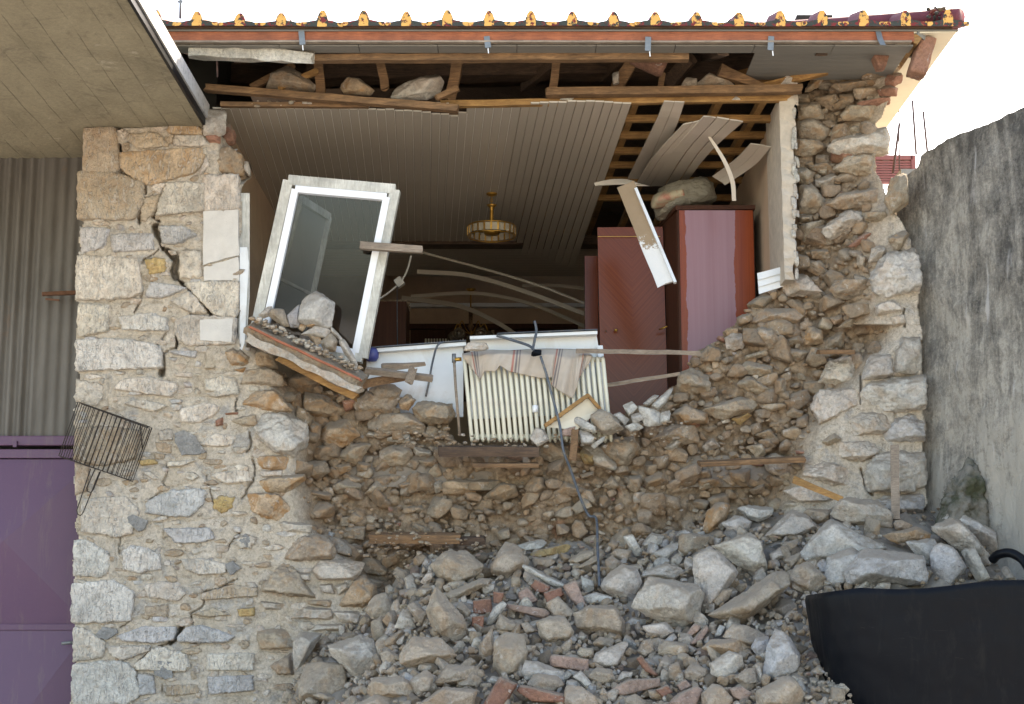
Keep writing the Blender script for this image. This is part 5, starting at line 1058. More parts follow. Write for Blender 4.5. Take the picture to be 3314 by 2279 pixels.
# ------------------------------------------------------------------ wardrobes
def prism_f(name, foot, z0, z1, mat, parent): return prism(name, foot, z0, z1, mat, parent)
W1 = thing('wardrobe', 'glossy red wardrobe with peeling pale film and painted sky reflection on its side, bag on top', 'wardrobe', (1.4, 1.0, zf))
zt1 = C(1620, 468, 1.0).z; a, c = C(1532, 470, 1.0), C(1708, 462, 1.0); bk = C(1490, 500, 1.55)
fo = [(a.x, 1.0), (c.x, .98), (c.x - .01, 1.6), (bk.x, 1.55)]
prism('carcass', [(a.x + .002, 1.02), (c.x - .002, 1.0), (c.x - .012, 1.6), (bk.x, 1.55)], zf, zt1 - .03, M['dark_veneer'], W1)
bar('door', ((a.x + c.x) / 2 + .004, .995, zf + .05), ((a.x + c.x) / 2 + .004, .985, zt1 - .035), c.x - a.x - .03, .02, M['film_sheen'], W1)
prism('top', [(a.x - .005, .975), (c.x + .004, .96), (c.x, 1.61), (bk.x - .005, 1.56)], zt1 - .03, zt1, M['dark_veneer'], W1)
bar('edge_trim', (a.x + .012, .985, zf), (a.x + .012, .985, zt1 - .03), .012, .02, M['dark_veneer'], W1)
W2 = thing('wardrobe', 'dark red wardrobe with chevron veneer door and brass knob', 'wardrobe', (.8, 1.5, zf))
a, c = C(1354, 515, 1.35), C(1502, 519, 1.35); zt2 = a.z
wd2 = bar('door', ((a.x + c.x) / 2 + .02, 1.34, zf), ((a.x + c.x) / 2, 1.36, zt2), c.x - a.x, .022, M['chevron'], W2)
prism('carcass', [(a.x + .01, 1.375), (c.x + .1, 1.375), (c.x + .1, 1.9), (a.x + .03, 1.9)], zf, zt2 - .01, M['dark_veneer'], W2)
bar('top_rail', (a.x, 1.33, zt2 - .075), (c.x - .02, 1.33, zt2 - .075), .003, .004, M['brass'], W2)
p = PY(*ZP(1270, 1465), 1.3); under(wd2, lathe('knob', [(.001, -.01), (.012, -.008), (.014, 0), (.012, .008), (.001, .01)], p, M['brass'], W2, 12)); p = PY(*ZP(1185, 1470), 1.32); under(wd2, lathe('keyhole', [(.001, -.008), (.006, -.006), (.006, .006), (.001, .008)], p, M['rust'], W2, 8))
tube('hinge', [PY(*ZP(1630, 1460), 1.25), PY(*ZP(1700, 1432), 1.22)], .006, M['brass'], W2)
W3 = thing('tall_cabinet', 'dark brown cabinet side behind the chevron wardrobe', 'cabinet', (.6, 2.1, zf)); a, c = C(1325, 580, 2.0), C(1362, 581, 2.0)
prism('side_panel', [(a.x, 2.0), (c.x + .05, 2.0), (c.x + .05, 2.55), (a.x + .02, 2.55)], zf, a.z, M['veneer'], W3)
bag = thing('bedding_bag', 'clear plastic bag of flowered bedding on top of the wardrobe', 'bag', C(1550, 465, 1.2))
px = ZP.poly('1590,560 1560,400 1600,280 1800,210 2040,170 2085,200 2130,400 1900,420 1760,430')
poly, cx_, cz_ = world_poly(px, 1.25); v, f = star(stone_planes(poly, .2, .2, .35, .15, random.Random(2), True), (.26, .2, .15), 5, 9, .06, 3.0); mesh('bag_film', v, f, M['film'], bag, Vector((cx_, 1.25, cz_)) - bag.location, True)
bf = simple('flowered_cloth', (.42, .36, .24), .8, .25, 6, .3, col2=(.40, .10, .07))
v, f = star(stone_planes([(p[0] * .6 - .08, p[1] * .5 - .02) for p in poly], .1, .1, .35, .15, random.Random(3), True), (.15, .12, .1), 4, 9, .04, 4.0); mesh('bedding', v, f, bf, bag, Vector((cx_ - .05, 1.12, cz_ - .03)) - bag.location, True)
t = thing('panel_offcut', 'grooved white panel offcut leaning against the bedroom wall', 'panel', C(1750, 660, .3)); 
for k in range(3):
    o4 = [ZJ(345 + 4 * k, 880 + 52 * k), ZJ(590 + 10 * k, 815 + 46 * k), ZJ(600 + 10 * k, 860 + 46 * k), ZJ(350 + 4 * k, 930 + 52 * k)]
    quad('strip', [PY(*q, .22 + .012 * k) for q in o4], .01, M['white_board'], t)
# ------------------------------------------------------------------ chandeliers
def chandelier():
    m = PZ(*ZP(235, 325), zc - .002); t = thing('chandelier', 'gilded ring chandelier with crystal plates hanging from the bedroom ceiling', 'chandelier', m)
    k = F / (m - EYE).length; s = lambda px: px * .3884 / k
    lathe('canopy', [(.001, 0), (s(48), -.002), (s(44), -s(12)), (s(20), -s(24)), (.001, -s(28))], m, M['brass'], t)
    zz_ = m.z
    for i in range(3):
        cz = zz_ - s(38) - i * s(22); tube('chain_link', [(m.x + .007 * math.cos(a) * (1 if i % 2 else 0), m.y + .007 * math.cos(a) * (0 if i % 2 else 1), cz + s(14) * math.sin(a)) for a in np.linspace(0, 2 * math.pi, 11)[:-1]], .0025, M['brass'], t, 5, True)
    z0 = zz_ - s(98)
    prof = [(.001, 0), (s(45), -.002), (s(30), -s(16)), (s(14), -s(28)), (s(20), -s(36)), (s(13), -s(48))]
    for i in range(12): prof.append((s(15 + (3 if i % 2 else -2)), -s(55 + i * 9)))
    prof += [(s(22), -s(172)), (s(10), -s(190)), (.001, -s(200))]; lathe('stem', prof, (m.x, m.y, z0), M['brass'], t, 14)
    zr_ = zz_ - s(330); rr = s(196)
    for dz, w_ in ((s(46), .005), (-s(36), .005)): rg_ = tube('ring', [(m.x + rr * math.cos(a), m.y + rr * math.sin(a), zr_ + dz) for a in np.linspace(0, 2 * math.pi, 37)[:-1]], w_, M['brass'], t, 6, True)
    for i in range(22):
        a = 2 * math.pi * i / 22; cx, cy = m.x + rr * math.cos(a), m.y + rr * math.sin(a)
        d_ = Vector((-math.sin(a), math.cos(a), 0)); q0 = Vector((cx, cy, zr_ + s(36))); q1 = Vector((cx, cy, zr_ - s(26)))
        under(rg_, bar('crystal_plate', q0, q1, s(42), .005, M['crystal'], t, up=(math.cos(a), math.sin(a), 0)), bar('clip', q0 + d_ * s(27), q1 + d_ * s(27), s(14), .010, M['brass'], t, up=(math.cos(a), math.sin(a), 0)))
    for i in range(4):
        a = math.pi * i / 2 + .4; tube('arm', [(m.x, m.y, zr_ + s(46)), (m.x + rr * .5 * math.cos(a), m.y + rr * .5 * math.sin(a), zr_ + s(58)), (m.x + rr * math.cos(a), m.y + rr * math.sin(a), zr_ + s(44))], .004, M['brass'], t, 6)
    lathe('bulb_dish', [(.001, -s(30)), (s(60), -s(20)), (s(70), 0), (.001, s(4))], (m.x, m.y, zr_), M['brass'], t, 16)
chandelier()
def chand2():
    m = PY(1524, 935, 4.95); t = thing('globe_chandelier', 'brass chandelier with smoky glass globes in the far room', 'chandelier', m); k = mpp(4.95)
    lathe('canopy', [(.001, 0), (.05, -.004), (.02, -.03), (.001, -.035)], m, M['brass'], t); tube('rod', [m, m - Vector((0, 0, .42))], .008, M['brass'], t)
    lathe('stem', [(.001, .17), (.022, .16), (.018, .0), (.03, -.02), (.012, -.06), (.001, -.08)], m - Vector((0, 0, .34)), M['wood_old'], t, 12)
    for i in range(5):
        a = 2 * math.pi * i / 5 + 2.8; d_ = Vector((math.cos(a), math.sin(a), 0)); c = m - Vector((0, 0, .40)) + d_ * .17
        ar = tube('arm', spline([m - Vector((0, 0, .44)), m - Vector((0, 0, .40)) + d_ * .07, m - Vector((0, 0, .33)) + d_ * .13, c], 5), .005, M['brass'], t, 6)
        under(ar, lathe('globe', [(.02, .0), (.03, -.005), (.058, -.035), (.062, -.065), (.045, -.10), (.001, -.115)], c, M['globe'], t, 16))
chand2()
# far room: door frame, cupboard, small things
d4 = thing('far_doorway', 'brown panelled door frame on the back wall of the far room', 'door', (PY(1500, 1050, 6.48).x, 6.45, zf))
def fr(nm, x0, x1, y0, y1, Y, mat, th=.05): p, q = PY(x0, y0, Y), PY(x1, y1, Y); return box(nm, (p.x, Y - th, q.z), (q.x, Y, p.z), mat, d4)
fr('head', 1318, 1870, 1052, 1068, 6.49, M['dark_veneer'], .07); fr('leaf', 1330, 1590, 1070, 1300, 6.49, M['dark_veneer']); fr('leaf', 1600, 1860, 1070, 1300, 6.49, M['dark_veneer'])
wr2 = thing('far_shelf_rail', 'pale trim rail along the top of the back wall', 'trim', PY(1300, 990, 6.4)); p, q = PY(1180, 984, 6.45), PY(1900, 996, 6.45); box('rail', (p.x, 6.4, q.z), (q.x, 6.49, p.z), M['white_board'], wr2)
cb = thing('far_cupboard', 'dark brown cupboard with rubble on top behind the tilted window', 'cupboard', C(885, 800, 3.2)); p, q = C(842, 683, 3.2), C(921, 690, 3.2)
prism('carcass', [(p.x, 3.2), (q.x, 3.2), (q.x, 3.65), (p.x, 3.65)], zf, p.z, M['dark_veneer'], cb); J = Joined(); rg = random.Random(77)
for i in range(50): h = rg.uniform(.008, .03); v, f = rand_stone(rg, (h * 1.5, h, h * .6), 2); J.add(v + np.array((rg.uniform(p.x, q.x), rg.uniform(3.22, 3.6), p.z + h * .4)), f, jit(PAL['t'], rg))
J.build('debris', M['gravel'], cb)['kind'] = 'stuff'
t = thing('hanging_wire', 'broken electric socket dangling on wires behind the window frame', 'wire', C(905, 640, 2.6)); tube('lead', spline([C(932, 580, 2.6), C(922, 615, 2.6), C(908, 640, 2.6)], 5), .008, M['plaster'], t); tube('lead', spline([C(905, 642, 2.6), C(885, 660, 2.6), C(860, 678, 2.6)], 5), .008, M['plaster'], t); bar('socket', C(898, 645, 2.6), C(912, 635, 2.6), .07, .06, M['plaster'], t)
tube('lead', [C(900, 648, 2.6), C(900, 700, 2.6), C(901, 800, 2.6)], .004, M['cable'], t)
rt = thing('far_radiator', 'slatted radiator grille glimpsed in the far room above the white board', 'radiator', C(1005, 790, 5.9))
for i in range(14): x = 965 + i * 6.5; bar('slat', C(x, 768, 5.9), C(x, 800, 5.9), .016, .02, M['enamel'], rt)

# ------------------------------------------------------------------ boundary wall, background, tub
dirf = Vector((.413, -1, 0)).normalized()
fx, fz_ = PY(2990, 500, .0).x, PY(2985, 490, 0).z
bw = thing('boundary_wall', 'grey cement-rendered boundary wall streaked with black mould', 'wall', (fx + .5, -1, 0))
def bwall():
    prof = [(-.30, PY(2850, 580, .1).z), (-.2, PY(2890, 560, .1).z), (-.08, PY(2925, 540, .05).z), (-.02, PY(2940, 497, .0).z), (.1, fz_ - .0), (.35, fz_ + .015), (.7, fz_ - .01), (1.2, fz_ + .02), (2.0, fz_), (3.2, fz_ + .02)]
    n = 150; m = 70; v = []; f = []; nrm = Vector((dirf.y, -dirf.x, 0)); s_ = [p[0] for p in prof]; z_ = [p[1] for p in prof]
    if nrm.x > 0: nrm = -nrm
    for i in range(n + 1):
        s = -.3 + 3.5 * i / n; zt = np.interp(s, s_, z_) + noise.noise(Vector((s * 14, 0, 0))) * .012; b0 = Vector((fx, .02, 0)) + dirf * s
        for j in range(m + 1):
            z = zt * j / m; q = b0 + nrm * (noise.fractal(Vector((s * 3, z * 3, 2)), .7, 2, 4) * .018); v.append((q.x, q.y, z))
        e = b0 - nrm * .22; v.append((e.x, e.y, zt - .01)); v.append((e.x, e.y, 0))
    k = m + 3
    for i in range(n):
        for j in range(k): a = i * k + j; b = i * k + (j + 1) % k; f.append((a, a + k, b + k, b))
    f += [tuple(range(k)), tuple(reversed(range(n * k, n * k + k)))]
    wmesh('render', v, f, M['render'], bw, False)
bwall()
rg = random.Random(8)
poly = [(-.2, -.25), (.02, .2), (.08, .25), (.24, -.1), (.28, -.3)]
p = PY(3110, 1610, -.3); v, f = star(stone_planes([(a * 1.15, c * 1.1) for a, c in poly], .16, .3, .4, .2, rg), (.28, .22, .27), 5, 9, .09, 5); mesh('mossy_footing', v, f, M['mossy'], bw, p - Vector(bw.location))
# rods and louvre behind
col = thing('column_stub', 'concrete column stub with bare reinforcing rods behind the boundary wall', 'column', PY(2950, 560, 1.2))
p = PY(2950, 560, 1.2); box('concrete', (p.x - .1, 1.1, 0), (p.x + .14, 1.35, PY(2960, 560, 1.2).z), M['cement'], col)
for (x0, y0, x1, y1, r) in ((2953, 325, 2965, 500, .008), (2988, 361, 3001, 490, .008), (2909, 337, 2911, 570, .005), (2911, 400, 2890, 560, .009)): tube('reinforcing_rod', [PY(x0, y0, 1.2), PY(x1, y1, 1.2)], r, M['rebar'], col, 6)
sh = thing('red_louvre', 'dark red slatted louvre of a far house seen through the gap', 'louvre', PY(2870, 585, 9)); p = PY(2826, 506, 9); q = PY(2950, 520, 9); box('rail', (p.x, 8.95, q.z), (q.x, 9.05, p.z), M['shutter'], sh)
for i in range(9):
    p = PY(2826, 524 + i * 8.2, 9); q = PY(2950, 529 + i * 8.2, 9); box('slat', (p.x, 8.97, q.z), (q.x, 9.03, p.z), M['shutter'], sh)
for x in (2850, 2885, 2920): a = PY(x, 506, 9.06); c = PY(x, 600, 9.06); bar('bracket', a, c, .02, .02, M['shutter'], sh)
pl_ = PY(2826, 600, 9); box('post', (PY(2826, 600, 9).x - .05, 8.95, 0), (PY(2826, 600, 9).x, 9.05, PY(2826, 506, 9).z), M['shutter'], sh); box('post', (PY(2950, 600, 9).x, 8.95, 0), (PY(2950, 600, 9).x + .05, 9.05, PY(2826, 506, 9).z), M['shutter'], sh)
t = thing('aerial_pole', 'thin aerial pole rising behind the left end of the roof', 'pole', PY(583, 35, .6)); tube('pole', [PY(583, 60, .6), PY(586, -60, .6)], .009, M['steel'], t); bar('clamp', PY(575, 6, .6), PY(592, 5, .6), .012, .012, M['steel'], t)
# black tub
def tub():
    cx, cy, zr_, z0 = 2.30, -1.72, PY(2900, 1892, -2.15).z, .52
    t = thing('rubber_tub', 'large black rubber tub standing before the heaped stones', 'tub', (cx, cy, z0)); n = 72; v = []; f = []
    def ring(a, b_, z, e=.32, wob=0):
        e = e + .2
        for j in range(n):
            q = 2 * math.pi * j / n; x = math.copysign(abs(math.cos(q)) ** e, math.cos(q)) * a; y = math.copysign(abs(math.sin(q)) ** e, math.sin(q)) * b_
            dz = wob * (.016 * math.sin(x * 3.1 + .6) + .012 * math.sin(x * 7 + 1) - .03 * max(0, (-x - a * .8) / (a * .2)))
            v.append((cx + x, cy + y, z + dz))
    H = zr_ - z0
    for s, z, e in ((.68, 0, .45), (.72, .02, .42), (.80, .25, .38), (.885, .5, .36), (.955, .8, .34), (.975, .93, .33), (.985, .975, .33), (.98, .997, .33), (.965, 1.0, .33), (.95, .985, .33), (.93, .9, .34), (.6, .1, .45)):
        ring(.80 * s, .48 * s, z0 + H * z, e, 1 if z > .9 else 0)
    m = len(v) // n
    for i in range(m - 1):
        for j in range(n): f.append((i * n + j, i * n + (j + 1) % n, (i + 1) * n + (j + 1) % n, (i + 1) * n + j))
    f.append(tuple(reversed(range(n)))); f.append(tuple(range((m - 1) * n, m * n)))
    wmesh('shell', v, f, M['tub'], t, True)
tub()
hp_ = [PY(*ZL(x, y), Y) for x, y, Y in ((1840, 640, -.9), (1880, 605, -.95), (1960, 595, -1.0), (2040, 640, -1.05), (2090, 720, -1.1), (2110, 800, -1.15))]
t = thing('black_hose', 'black hose loop among the stones at the right edge', 'hose', hp_[-1]); tube('hose', spline(hp_, 6), .026, M['rubber'], t, 10)
# grill rack hung on the pier
gr = thing('grill_rack', 'sooty wire barbecue grill rack hanging askew on the stone pier', 'grill', PY(*ZQ(880, 850), -.06))
def lerp2(a, c, u): return (a[0] + (c[0] - a[0]) * u, a[1] + (c[1] - a[1]) * u)
for lay, (dx, dy, Y, k) in enumerate(((0, 0, -.075, 1.0), (14, 10, -.03, .97))):
    TL, TR, BR, BL = [(x + dx, y + dy) for x, y in ((650, 518), (1265, 733), (1105, 1180), (490, 965))]
    if lay: TR = (TR[0] - 30, TR[1] - 4); BR = (BR[0] - 30, BR[1] - 18)
    W = lambda p, o=0: PY(*ZQ(*p), Y + o)
    tube('rim', [W(TL), W(lerp2(TL, TR, .03)), W(lerp2(TL, TR, .97)), W(TR), W(lerp2(TR, BR, .5)), W(BR), W(lerp2(BR, BL, .5)), W(BL)], .0034, M['wire'], gr, 6, True)
    ns = 17 if lay == 0 else 15
    for i in range(1, ns): tube('rod', [W(lerp2(TL, TR, i / ns)), W(lerp2(BL, BR, i / ns))], .0024, M['wire'], gr, 5)
    h = [(755, 1075), (640, 1420), (648, 1455), (672, 1465), (692, 1440), (830, 1100)] if lay == 0 else [(795, 1070), (722, 1235), (732, 1265), (760, 1272), (780, 1245), (838, 1095)]
    tube('handle', [PY(*ZQ(*q), Y) for q in h], .0034, M['wire'], gr, 6)
tube('hanging_wire', [PY(*ZQ(1168, 700), -.09), PY(*ZQ(1185, 900), -.09)], .004, M['wire'], gr); tube('nail', [PY(*ZQ(898, 575), .02), PY(*ZQ(898, 572), -.09)], .005, M['rust'], gr)

# ------------------------------------------------------------------ loose stones and bricks
LOOSE = []
def surface_Y(px): 
    cx = sum(p[0] for p in px) / len(px); yb = max(p[1] for p in px); ym = sum(p[1] for p in px) / len(px); p = pile_hit(cx, ym * .35 + yb * .65); return p.y
RUB = [(ZF, '''t:1380,530 1490,425 1650,430 1780,540 1750,600 1540,690 1420,610|t:1830,540 1940,360 2020,380 2120,500 2080,560 1950,640 1840,590|c:2030,380 2220,330 2260,360 2200,410 2080,430|t:1340,870 1420,690 1640,950 1650,1050 1560,1130 1400,1020|t:1500,740 1830,600 1850,650 1680,740 1580,800 1520,790|t:885,870 960,760 1050,740 1120,890 1060,970 940,930
w:1110,1000 1170,860 1220,890 1270,1010 1180,1020|t:1200,840 1250,810 1360,890 1320,990 1270,950|t:940,1100 930,960 1010,920 1060,1030 1040,1090|d:1030,1100 1150,1020 1185,1040 1110,1150 1040,1140|w:620,1140 850,1060 930,1090 990,1200 900,1370 850,1410 640,1210|w:345,1120 400,1040 560,1050 510,1130 430,1260 360,1330|t:390,1300 430,1260 730,1280 755,1540 640,1550 400,1540
t:1150,1180 1250,1070 1460,1080 1570,1210 1500,1260 1250,1310 1150,1270|t:1000,1200 1060,1160 1130,1210 1130,1280 1030,1290|t:1860,1120 1930,1030 2080,1050 2100,1210 2050,1330 1920,1370 1850,1290|t:870,1500 960,1380 1160,1370 1260,1440 1250,1530 1050,1530|t:1220,1400 1350,1310 1400,1360 1380,1470 1270,1500|t:1400,1420 1510,1280 1700,1290 1800,1370 1650,1410 1420,1440|t:1570,1400 1700,1340 1760,1390 1750,1440 1600,1440
t:1250,1600 1480,1450 1730,1470 1680,1620 1250,1640|t:780,1600 960,1510 1150,1520 1200,1600 780,1640|t:950,660 1000,630 1090,650 1080,690 980,710|w:1300,660 1350,590 1390,580 1390,640 1340,680|t:1250,750 1300,700 1390,710 1360,750 1280,790|d:1290,810 1370,750 1390,780 1340,840|t:1740,1140 1840,1000 1860,1200 1750,1250|t:1870,990 1900,900 2050,990 2030,1030 1890,1030|r:1700,800 1830,780 1840,900 1700,900|r:1690,920 1780,910 1770,1010 1690,990|r:1850,730 1930,740 1900,840 1850,820
c:1780,990 1850,850 1920,800 1950,830 1880,930 1830,990|w:1750,690 1780,660 1860,680 1850,730 1780,760|t:1570,850 1600,800 1680,880 1650,940|c:1650,1010 1700,1000 1730,1040 1680,1065|r:1760,1600 1900,1370 2030,1430 1920,1600|t:530,1100 600,1060 620,1110 560,1150|t:700,1080 790,1040 820,1060 740,1090|t:1030,1340 1100,1280 1160,1330 1110,1370|t:490,1510 560,1490 700,1540 650,1580|t:260,1560 300,1460 370,1490 380,1590'''),
       (ZI, '''c:185,540 220,515 525,670 505,705 420,690|r:275,690 310,640 420,690 400,740 320,740|r:370,740 500,700 520,760 400,830|p:515,690 610,645 690,830 640,860 560,770|c:625,780 760,735 885,770 870,820 700,815|t:580,910 720,840 900,840 970,960 960,1080 840,1050 640,1000|t:320,960 420,915 530,920 600,1010 560,1100 430,1130 340,1060|t:390,820 480,770 600,890 570,930 440,920|p:95,820 380,860 415,890 370,940 100,860
w:805,680 860,600 960,530 1070,560 1100,670 1010,820 880,730 820,720|w:1035,850 1060,780 1170,620 1520,680 1570,750 1530,930 1430,1030 1180,930|w:1495,580 1500,440 1600,405 1700,440 1830,580 1780,670 1600,880 1545,900 1510,720|t:1615,900 2170,540 2225,600 2210,690 1880,970 1700,940|w:1640,390 1930,285 1980,310 2050,560 1960,620 1790,510|o:1560,270 1600,130 1690,45 1770,90 1740,180 1610,300|W:1710,220 1830,150 1930,210 1900,280 1800,300|W:1830,110 1880,80 2090,100 2080,170 1980,210 1910,180
t:1380,400 1390,310 1480,290 1610,320 1590,400 1470,430 1430,460|c:965,320 1040,300 1110,430 1100,470 1060,470|c:1190,440 1250,410 1390,340 1390,390 1290,510 1230,480|w:1110,370 1180,290 1270,310 1250,380 1180,410 1130,400|w:1090,590 1300,515 1430,570 1350,640 1120,630|t:1620,800 1700,710 1790,710 1760,790 1660,860|w:1110,990 1290,960 1350,1030 1250,1090 1160,1060|t:740,1120 790,1070 900,1090 880,1160 780,1160|t:620,1190 650,1150 740,1160 750,1230 670,1240|w:745,1260 770,1190 950,1160 990,1100 1000,1130 920,1290 830,1300
t:1070,1180 1120,1100 1180,1090 1200,1180 1130,1230|t:1230,1140 1290,1100 1440,1120 1460,1190 1320,1230 1240,1200|o:1560,1160 1640,1090 1820,1090 1900,1170 1860,1220 1690,1200|t:1720,1070 1790,980 1900,990 2060,1070 1940,1110 1900,1150|w:1620,1270 1760,1180 1850,1210 1870,1290 1720,1400 1640,1370|g:1930,1150 1970,1080 2060,1070 2070,1200 1990,1230|g:2020,1350 2060,1120 2110,1000 2210,1080 2290,1200 2280,1330 2100,1400|r:1070,1240 1100,1210 1240,1360 1200,1370 1130,1330|p:420,1240 440,1200 700,1240 700,1330 430,1300
t:1310,1290 1380,1260 1420,1370 1350,1410 1310,1380|t:1430,1330 1490,1270 1590,1310 1600,1370 1500,1410 1440,1380|p:890,1450 1010,1390 1230,1380 1240,1440 960,1510 900,1490|r:1210,1470 1300,1430 1340,1490 1260,1525|W:200,1360 240,1250 340,1260 530,1340 550,1420 240,1400|t:250,1430 300,1340 480,1370 520,1430 420,1490 260,1460|r:175,1480 200,1430 525,1500 530,1570 300,1560|t:700,1370 770,1300 880,1320 910,1400 830,1440|c:590,1370 650,1320 740,1430 680,1450|w:920,1400 960,1330 1050,1340 1020,1380 940,1410
t:1800,1380 1890,1310 1950,1310 1980,1420 1880,1450|w:1960,1270 1990,1270 2020,1400 1980,1420|p:1760,1460 1850,1440 1930,1490 1880,1560 1790,1520|t:1970,1480 2180,1370 2240,1380 2321,1500 2321,1620 1990,1620|t:520,1600 540,1430 660,1450 780,1540 780,1620|p:1300,1580 1380,1500 1510,1440 1560,1470 1500,1600|t:1560,1500 1640,1430 1700,1440 1790,1540 1760,1620 1560,1620|p:1370,1430 1430,1390 1480,1440 1400,1480|t:780,1490 820,1450 870,1520 830,1550|t:980,1530 1060,1500 1140,1560 1120,1620 990,1620|p:1420,1080 1500,970 1550,990 1530,1030 1430,1090|p:1470,1110 1590,980 1610,1020 1550,1110 1480,1130
t:1600,1050 1620,970 1670,980 1650,1060|c:1650,1070 1690,980 1740,990 1700,1060|g:985,960 1040,920 1140,940 1130,980 1000,990|t:200,970 250,960 330,1030 240,1050|c:660,700 650,610 740,650 750,720 690,740|t:550,500 650,430 740,420 740,480 620,530|t:870,450 920,410 1030,420 1010,500 970,520|t:830,500 880,460 960,520 940,560 840,560|t:620,550 760,460 820,430 800,500 690,560|w:1420,520 1440,470 1490,500 1490,560 1440,580|y:250,440 440,450 550,370 580,400 540,440 300,480|t:280,470 410,480 460,500 400,560 300,530|p:180,740 250,690 330,800 250,830 190,790'''),
       (ZL, '''w:760,340 830,240 890,225 1010,290 1080,250 1180,340 1170,430 930,400 800,370|W:560,600 680,450 760,370 900,440 1050,520 1140,560 960,580 740,670 600,660|W:735,760 750,620 900,560 965,600 870,790 770,820|W:860,730 950,600 1010,565 1380,610 1410,770 1400,805 890,805|t:490,770 530,690 620,650 740,760 730,830 610,860|W:1430,620 1470,525 1580,560 1665,690 1570,800 1500,805 1440,690|w:1625,570 1720,560 1820,760 1740,790 1690,700|W:1270,520 1460,500 1470,560 1420,680 1330,600
o:1090,480 1330,420 1440,460 1420,500 1240,540 1150,510|W:1510,380 1580,290 1850,440 1870,560 1830,600 1740,520|w:1420,430 1560,360 1630,380 1850,640 1800,680 1560,530|w:330,480 500,310 610,340 680,430 560,490 400,495|t:590,330 620,300 770,310 770,370 680,400|t:1185,400 1210,365 1310,410 1270,440 1200,440|w:1900,700 1930,680 2000,770 1910,790|t:1840,760 1870,735 1910,760 1890,785|w:360,600 430,560 450,620 380,660|t:455,640 560,590 570,630 500,700|t:430,530 560,500 520,590 450,580''')]
LEDGE = [(ZM, .0, '''W:680,1400 720,1220 830,1140 980,1240 960,1450 850,1420|g:590,1340 700,1240 690,1430 620,1440|t:440,1350 470,1290 560,1290 610,1430 550,1430|w:350,1340 430,1270 465,1270 450,1340 400,1365|w:710,1500 830,1430 960,1460 900,1530 740,1510|o:740,1400 790,1380 840,1400 820,1440 760,1440|o:680,1450 700,1405 750,1430 720,1480|t:870,1560 960,1480 1010,1560 990,1640 900,1640|o:760,1500 870,1530 880,1570 820,1590|w:1010,1560 1070,1540 1180,1740 1170,1780 1080,1680|w:950,1420 1060,1540 1040,1560 960,1480'''),
         (ZN, .06, 'o:1050,600 1110,530 1190,540 1290,610 1250,650 1080,640|w:1380,650 1440,590 1640,520 1720,515 1765,560 1740,630 1650,680 1450,680|d:560,600 600,500 700,455 780,500 880,580 870,625|w:800,690 920,690 910,725 800,720|w:940,700 1110,700 1100,725 940,725'),
         (ZO, .05, 't:1265,600 1310,530 1390,540 1380,590 1300,600|t:1360,590 1470,500 1600,550 1640,590|w:1950,580 2000,510 2070,550 2070,590|c:1590,655 1710,655 1715,685 1590,685|c:400,655 560,655 520,690 410,685|w:805,500 850,490 850,570 810,580|r:930,420 970,320 1190,400 1140,510'),
         (ZK, -.3, 'r:1350,610 1440,330 1570,350 1490,640|r:1040,420 1080,330 1190,450 1150,580 1090,580 1060,500'),
         (ZA, -.02, 'w:1385,-80 1600,-80 1590,150 1560,185 1370,185'),
         (ZG, -.02, '''w:810,1080 860,990 930,1010 970,1090 880,1145|t:1310,900 1390,840 1500,880 1590,1000 1450,1050 1380,1010|c:1140,910 1220,900 1360,980 1370,1040 1260,1010|c:1215,1010 1280,1010 1370,1080 1320,1130 1240,1120|c:1310,1140 1440,1050 1430,1100 1350,1165|c:1500,880 1560,860 1640,920 1600,970|c:1580,800 1660,770 1710,820 1640,900|c:1650,880 1720,860 1760,920 1670,960|c:1710,810 1900,850 1890,970 1770,980 1740,900|c:1900,870 1990,830 1970,940 1890,970|c:1750,790 1850,710 1890,720 1800,810|c:1820,800 2000,640 2015,650 1940,790 1880,840|c:1600,980 1690,940 1770,990 1660,1025|p:1080,1010 1190,980 1160,1060 1080,1060|w:250,350 300,280 440,285 470,330 400,350''')]
CW = dict(w='whitish', W='pale white', g='blue-grey', t='dusty tan', d='dark brown', o='orange-stained', y='yellowish', r='red', p='pinkish', c='white')
def shape_word(px):
    h = hull2(px); w_ = max(p[0] for p in h) - min(p[0] for p in h); hh = max(p[1] for p in h) - min(p[1] for p in h); r = w_ / max(hh, 1)
    ar = abs(sum(h[i][0] * h[(i + 1) % len(h)][1] - h[(i + 1) % len(h)][0] * h[i][1] for i in range(len(h)))) / 2
    s = 'large' if ar > 14000 else 'medium' if ar > 4500 else 'small'
    return s, ('long flat' if r > 2 else 'upright' if r < .7 else 'blocky' if ar > w_ * hh * .72 else 'angular')
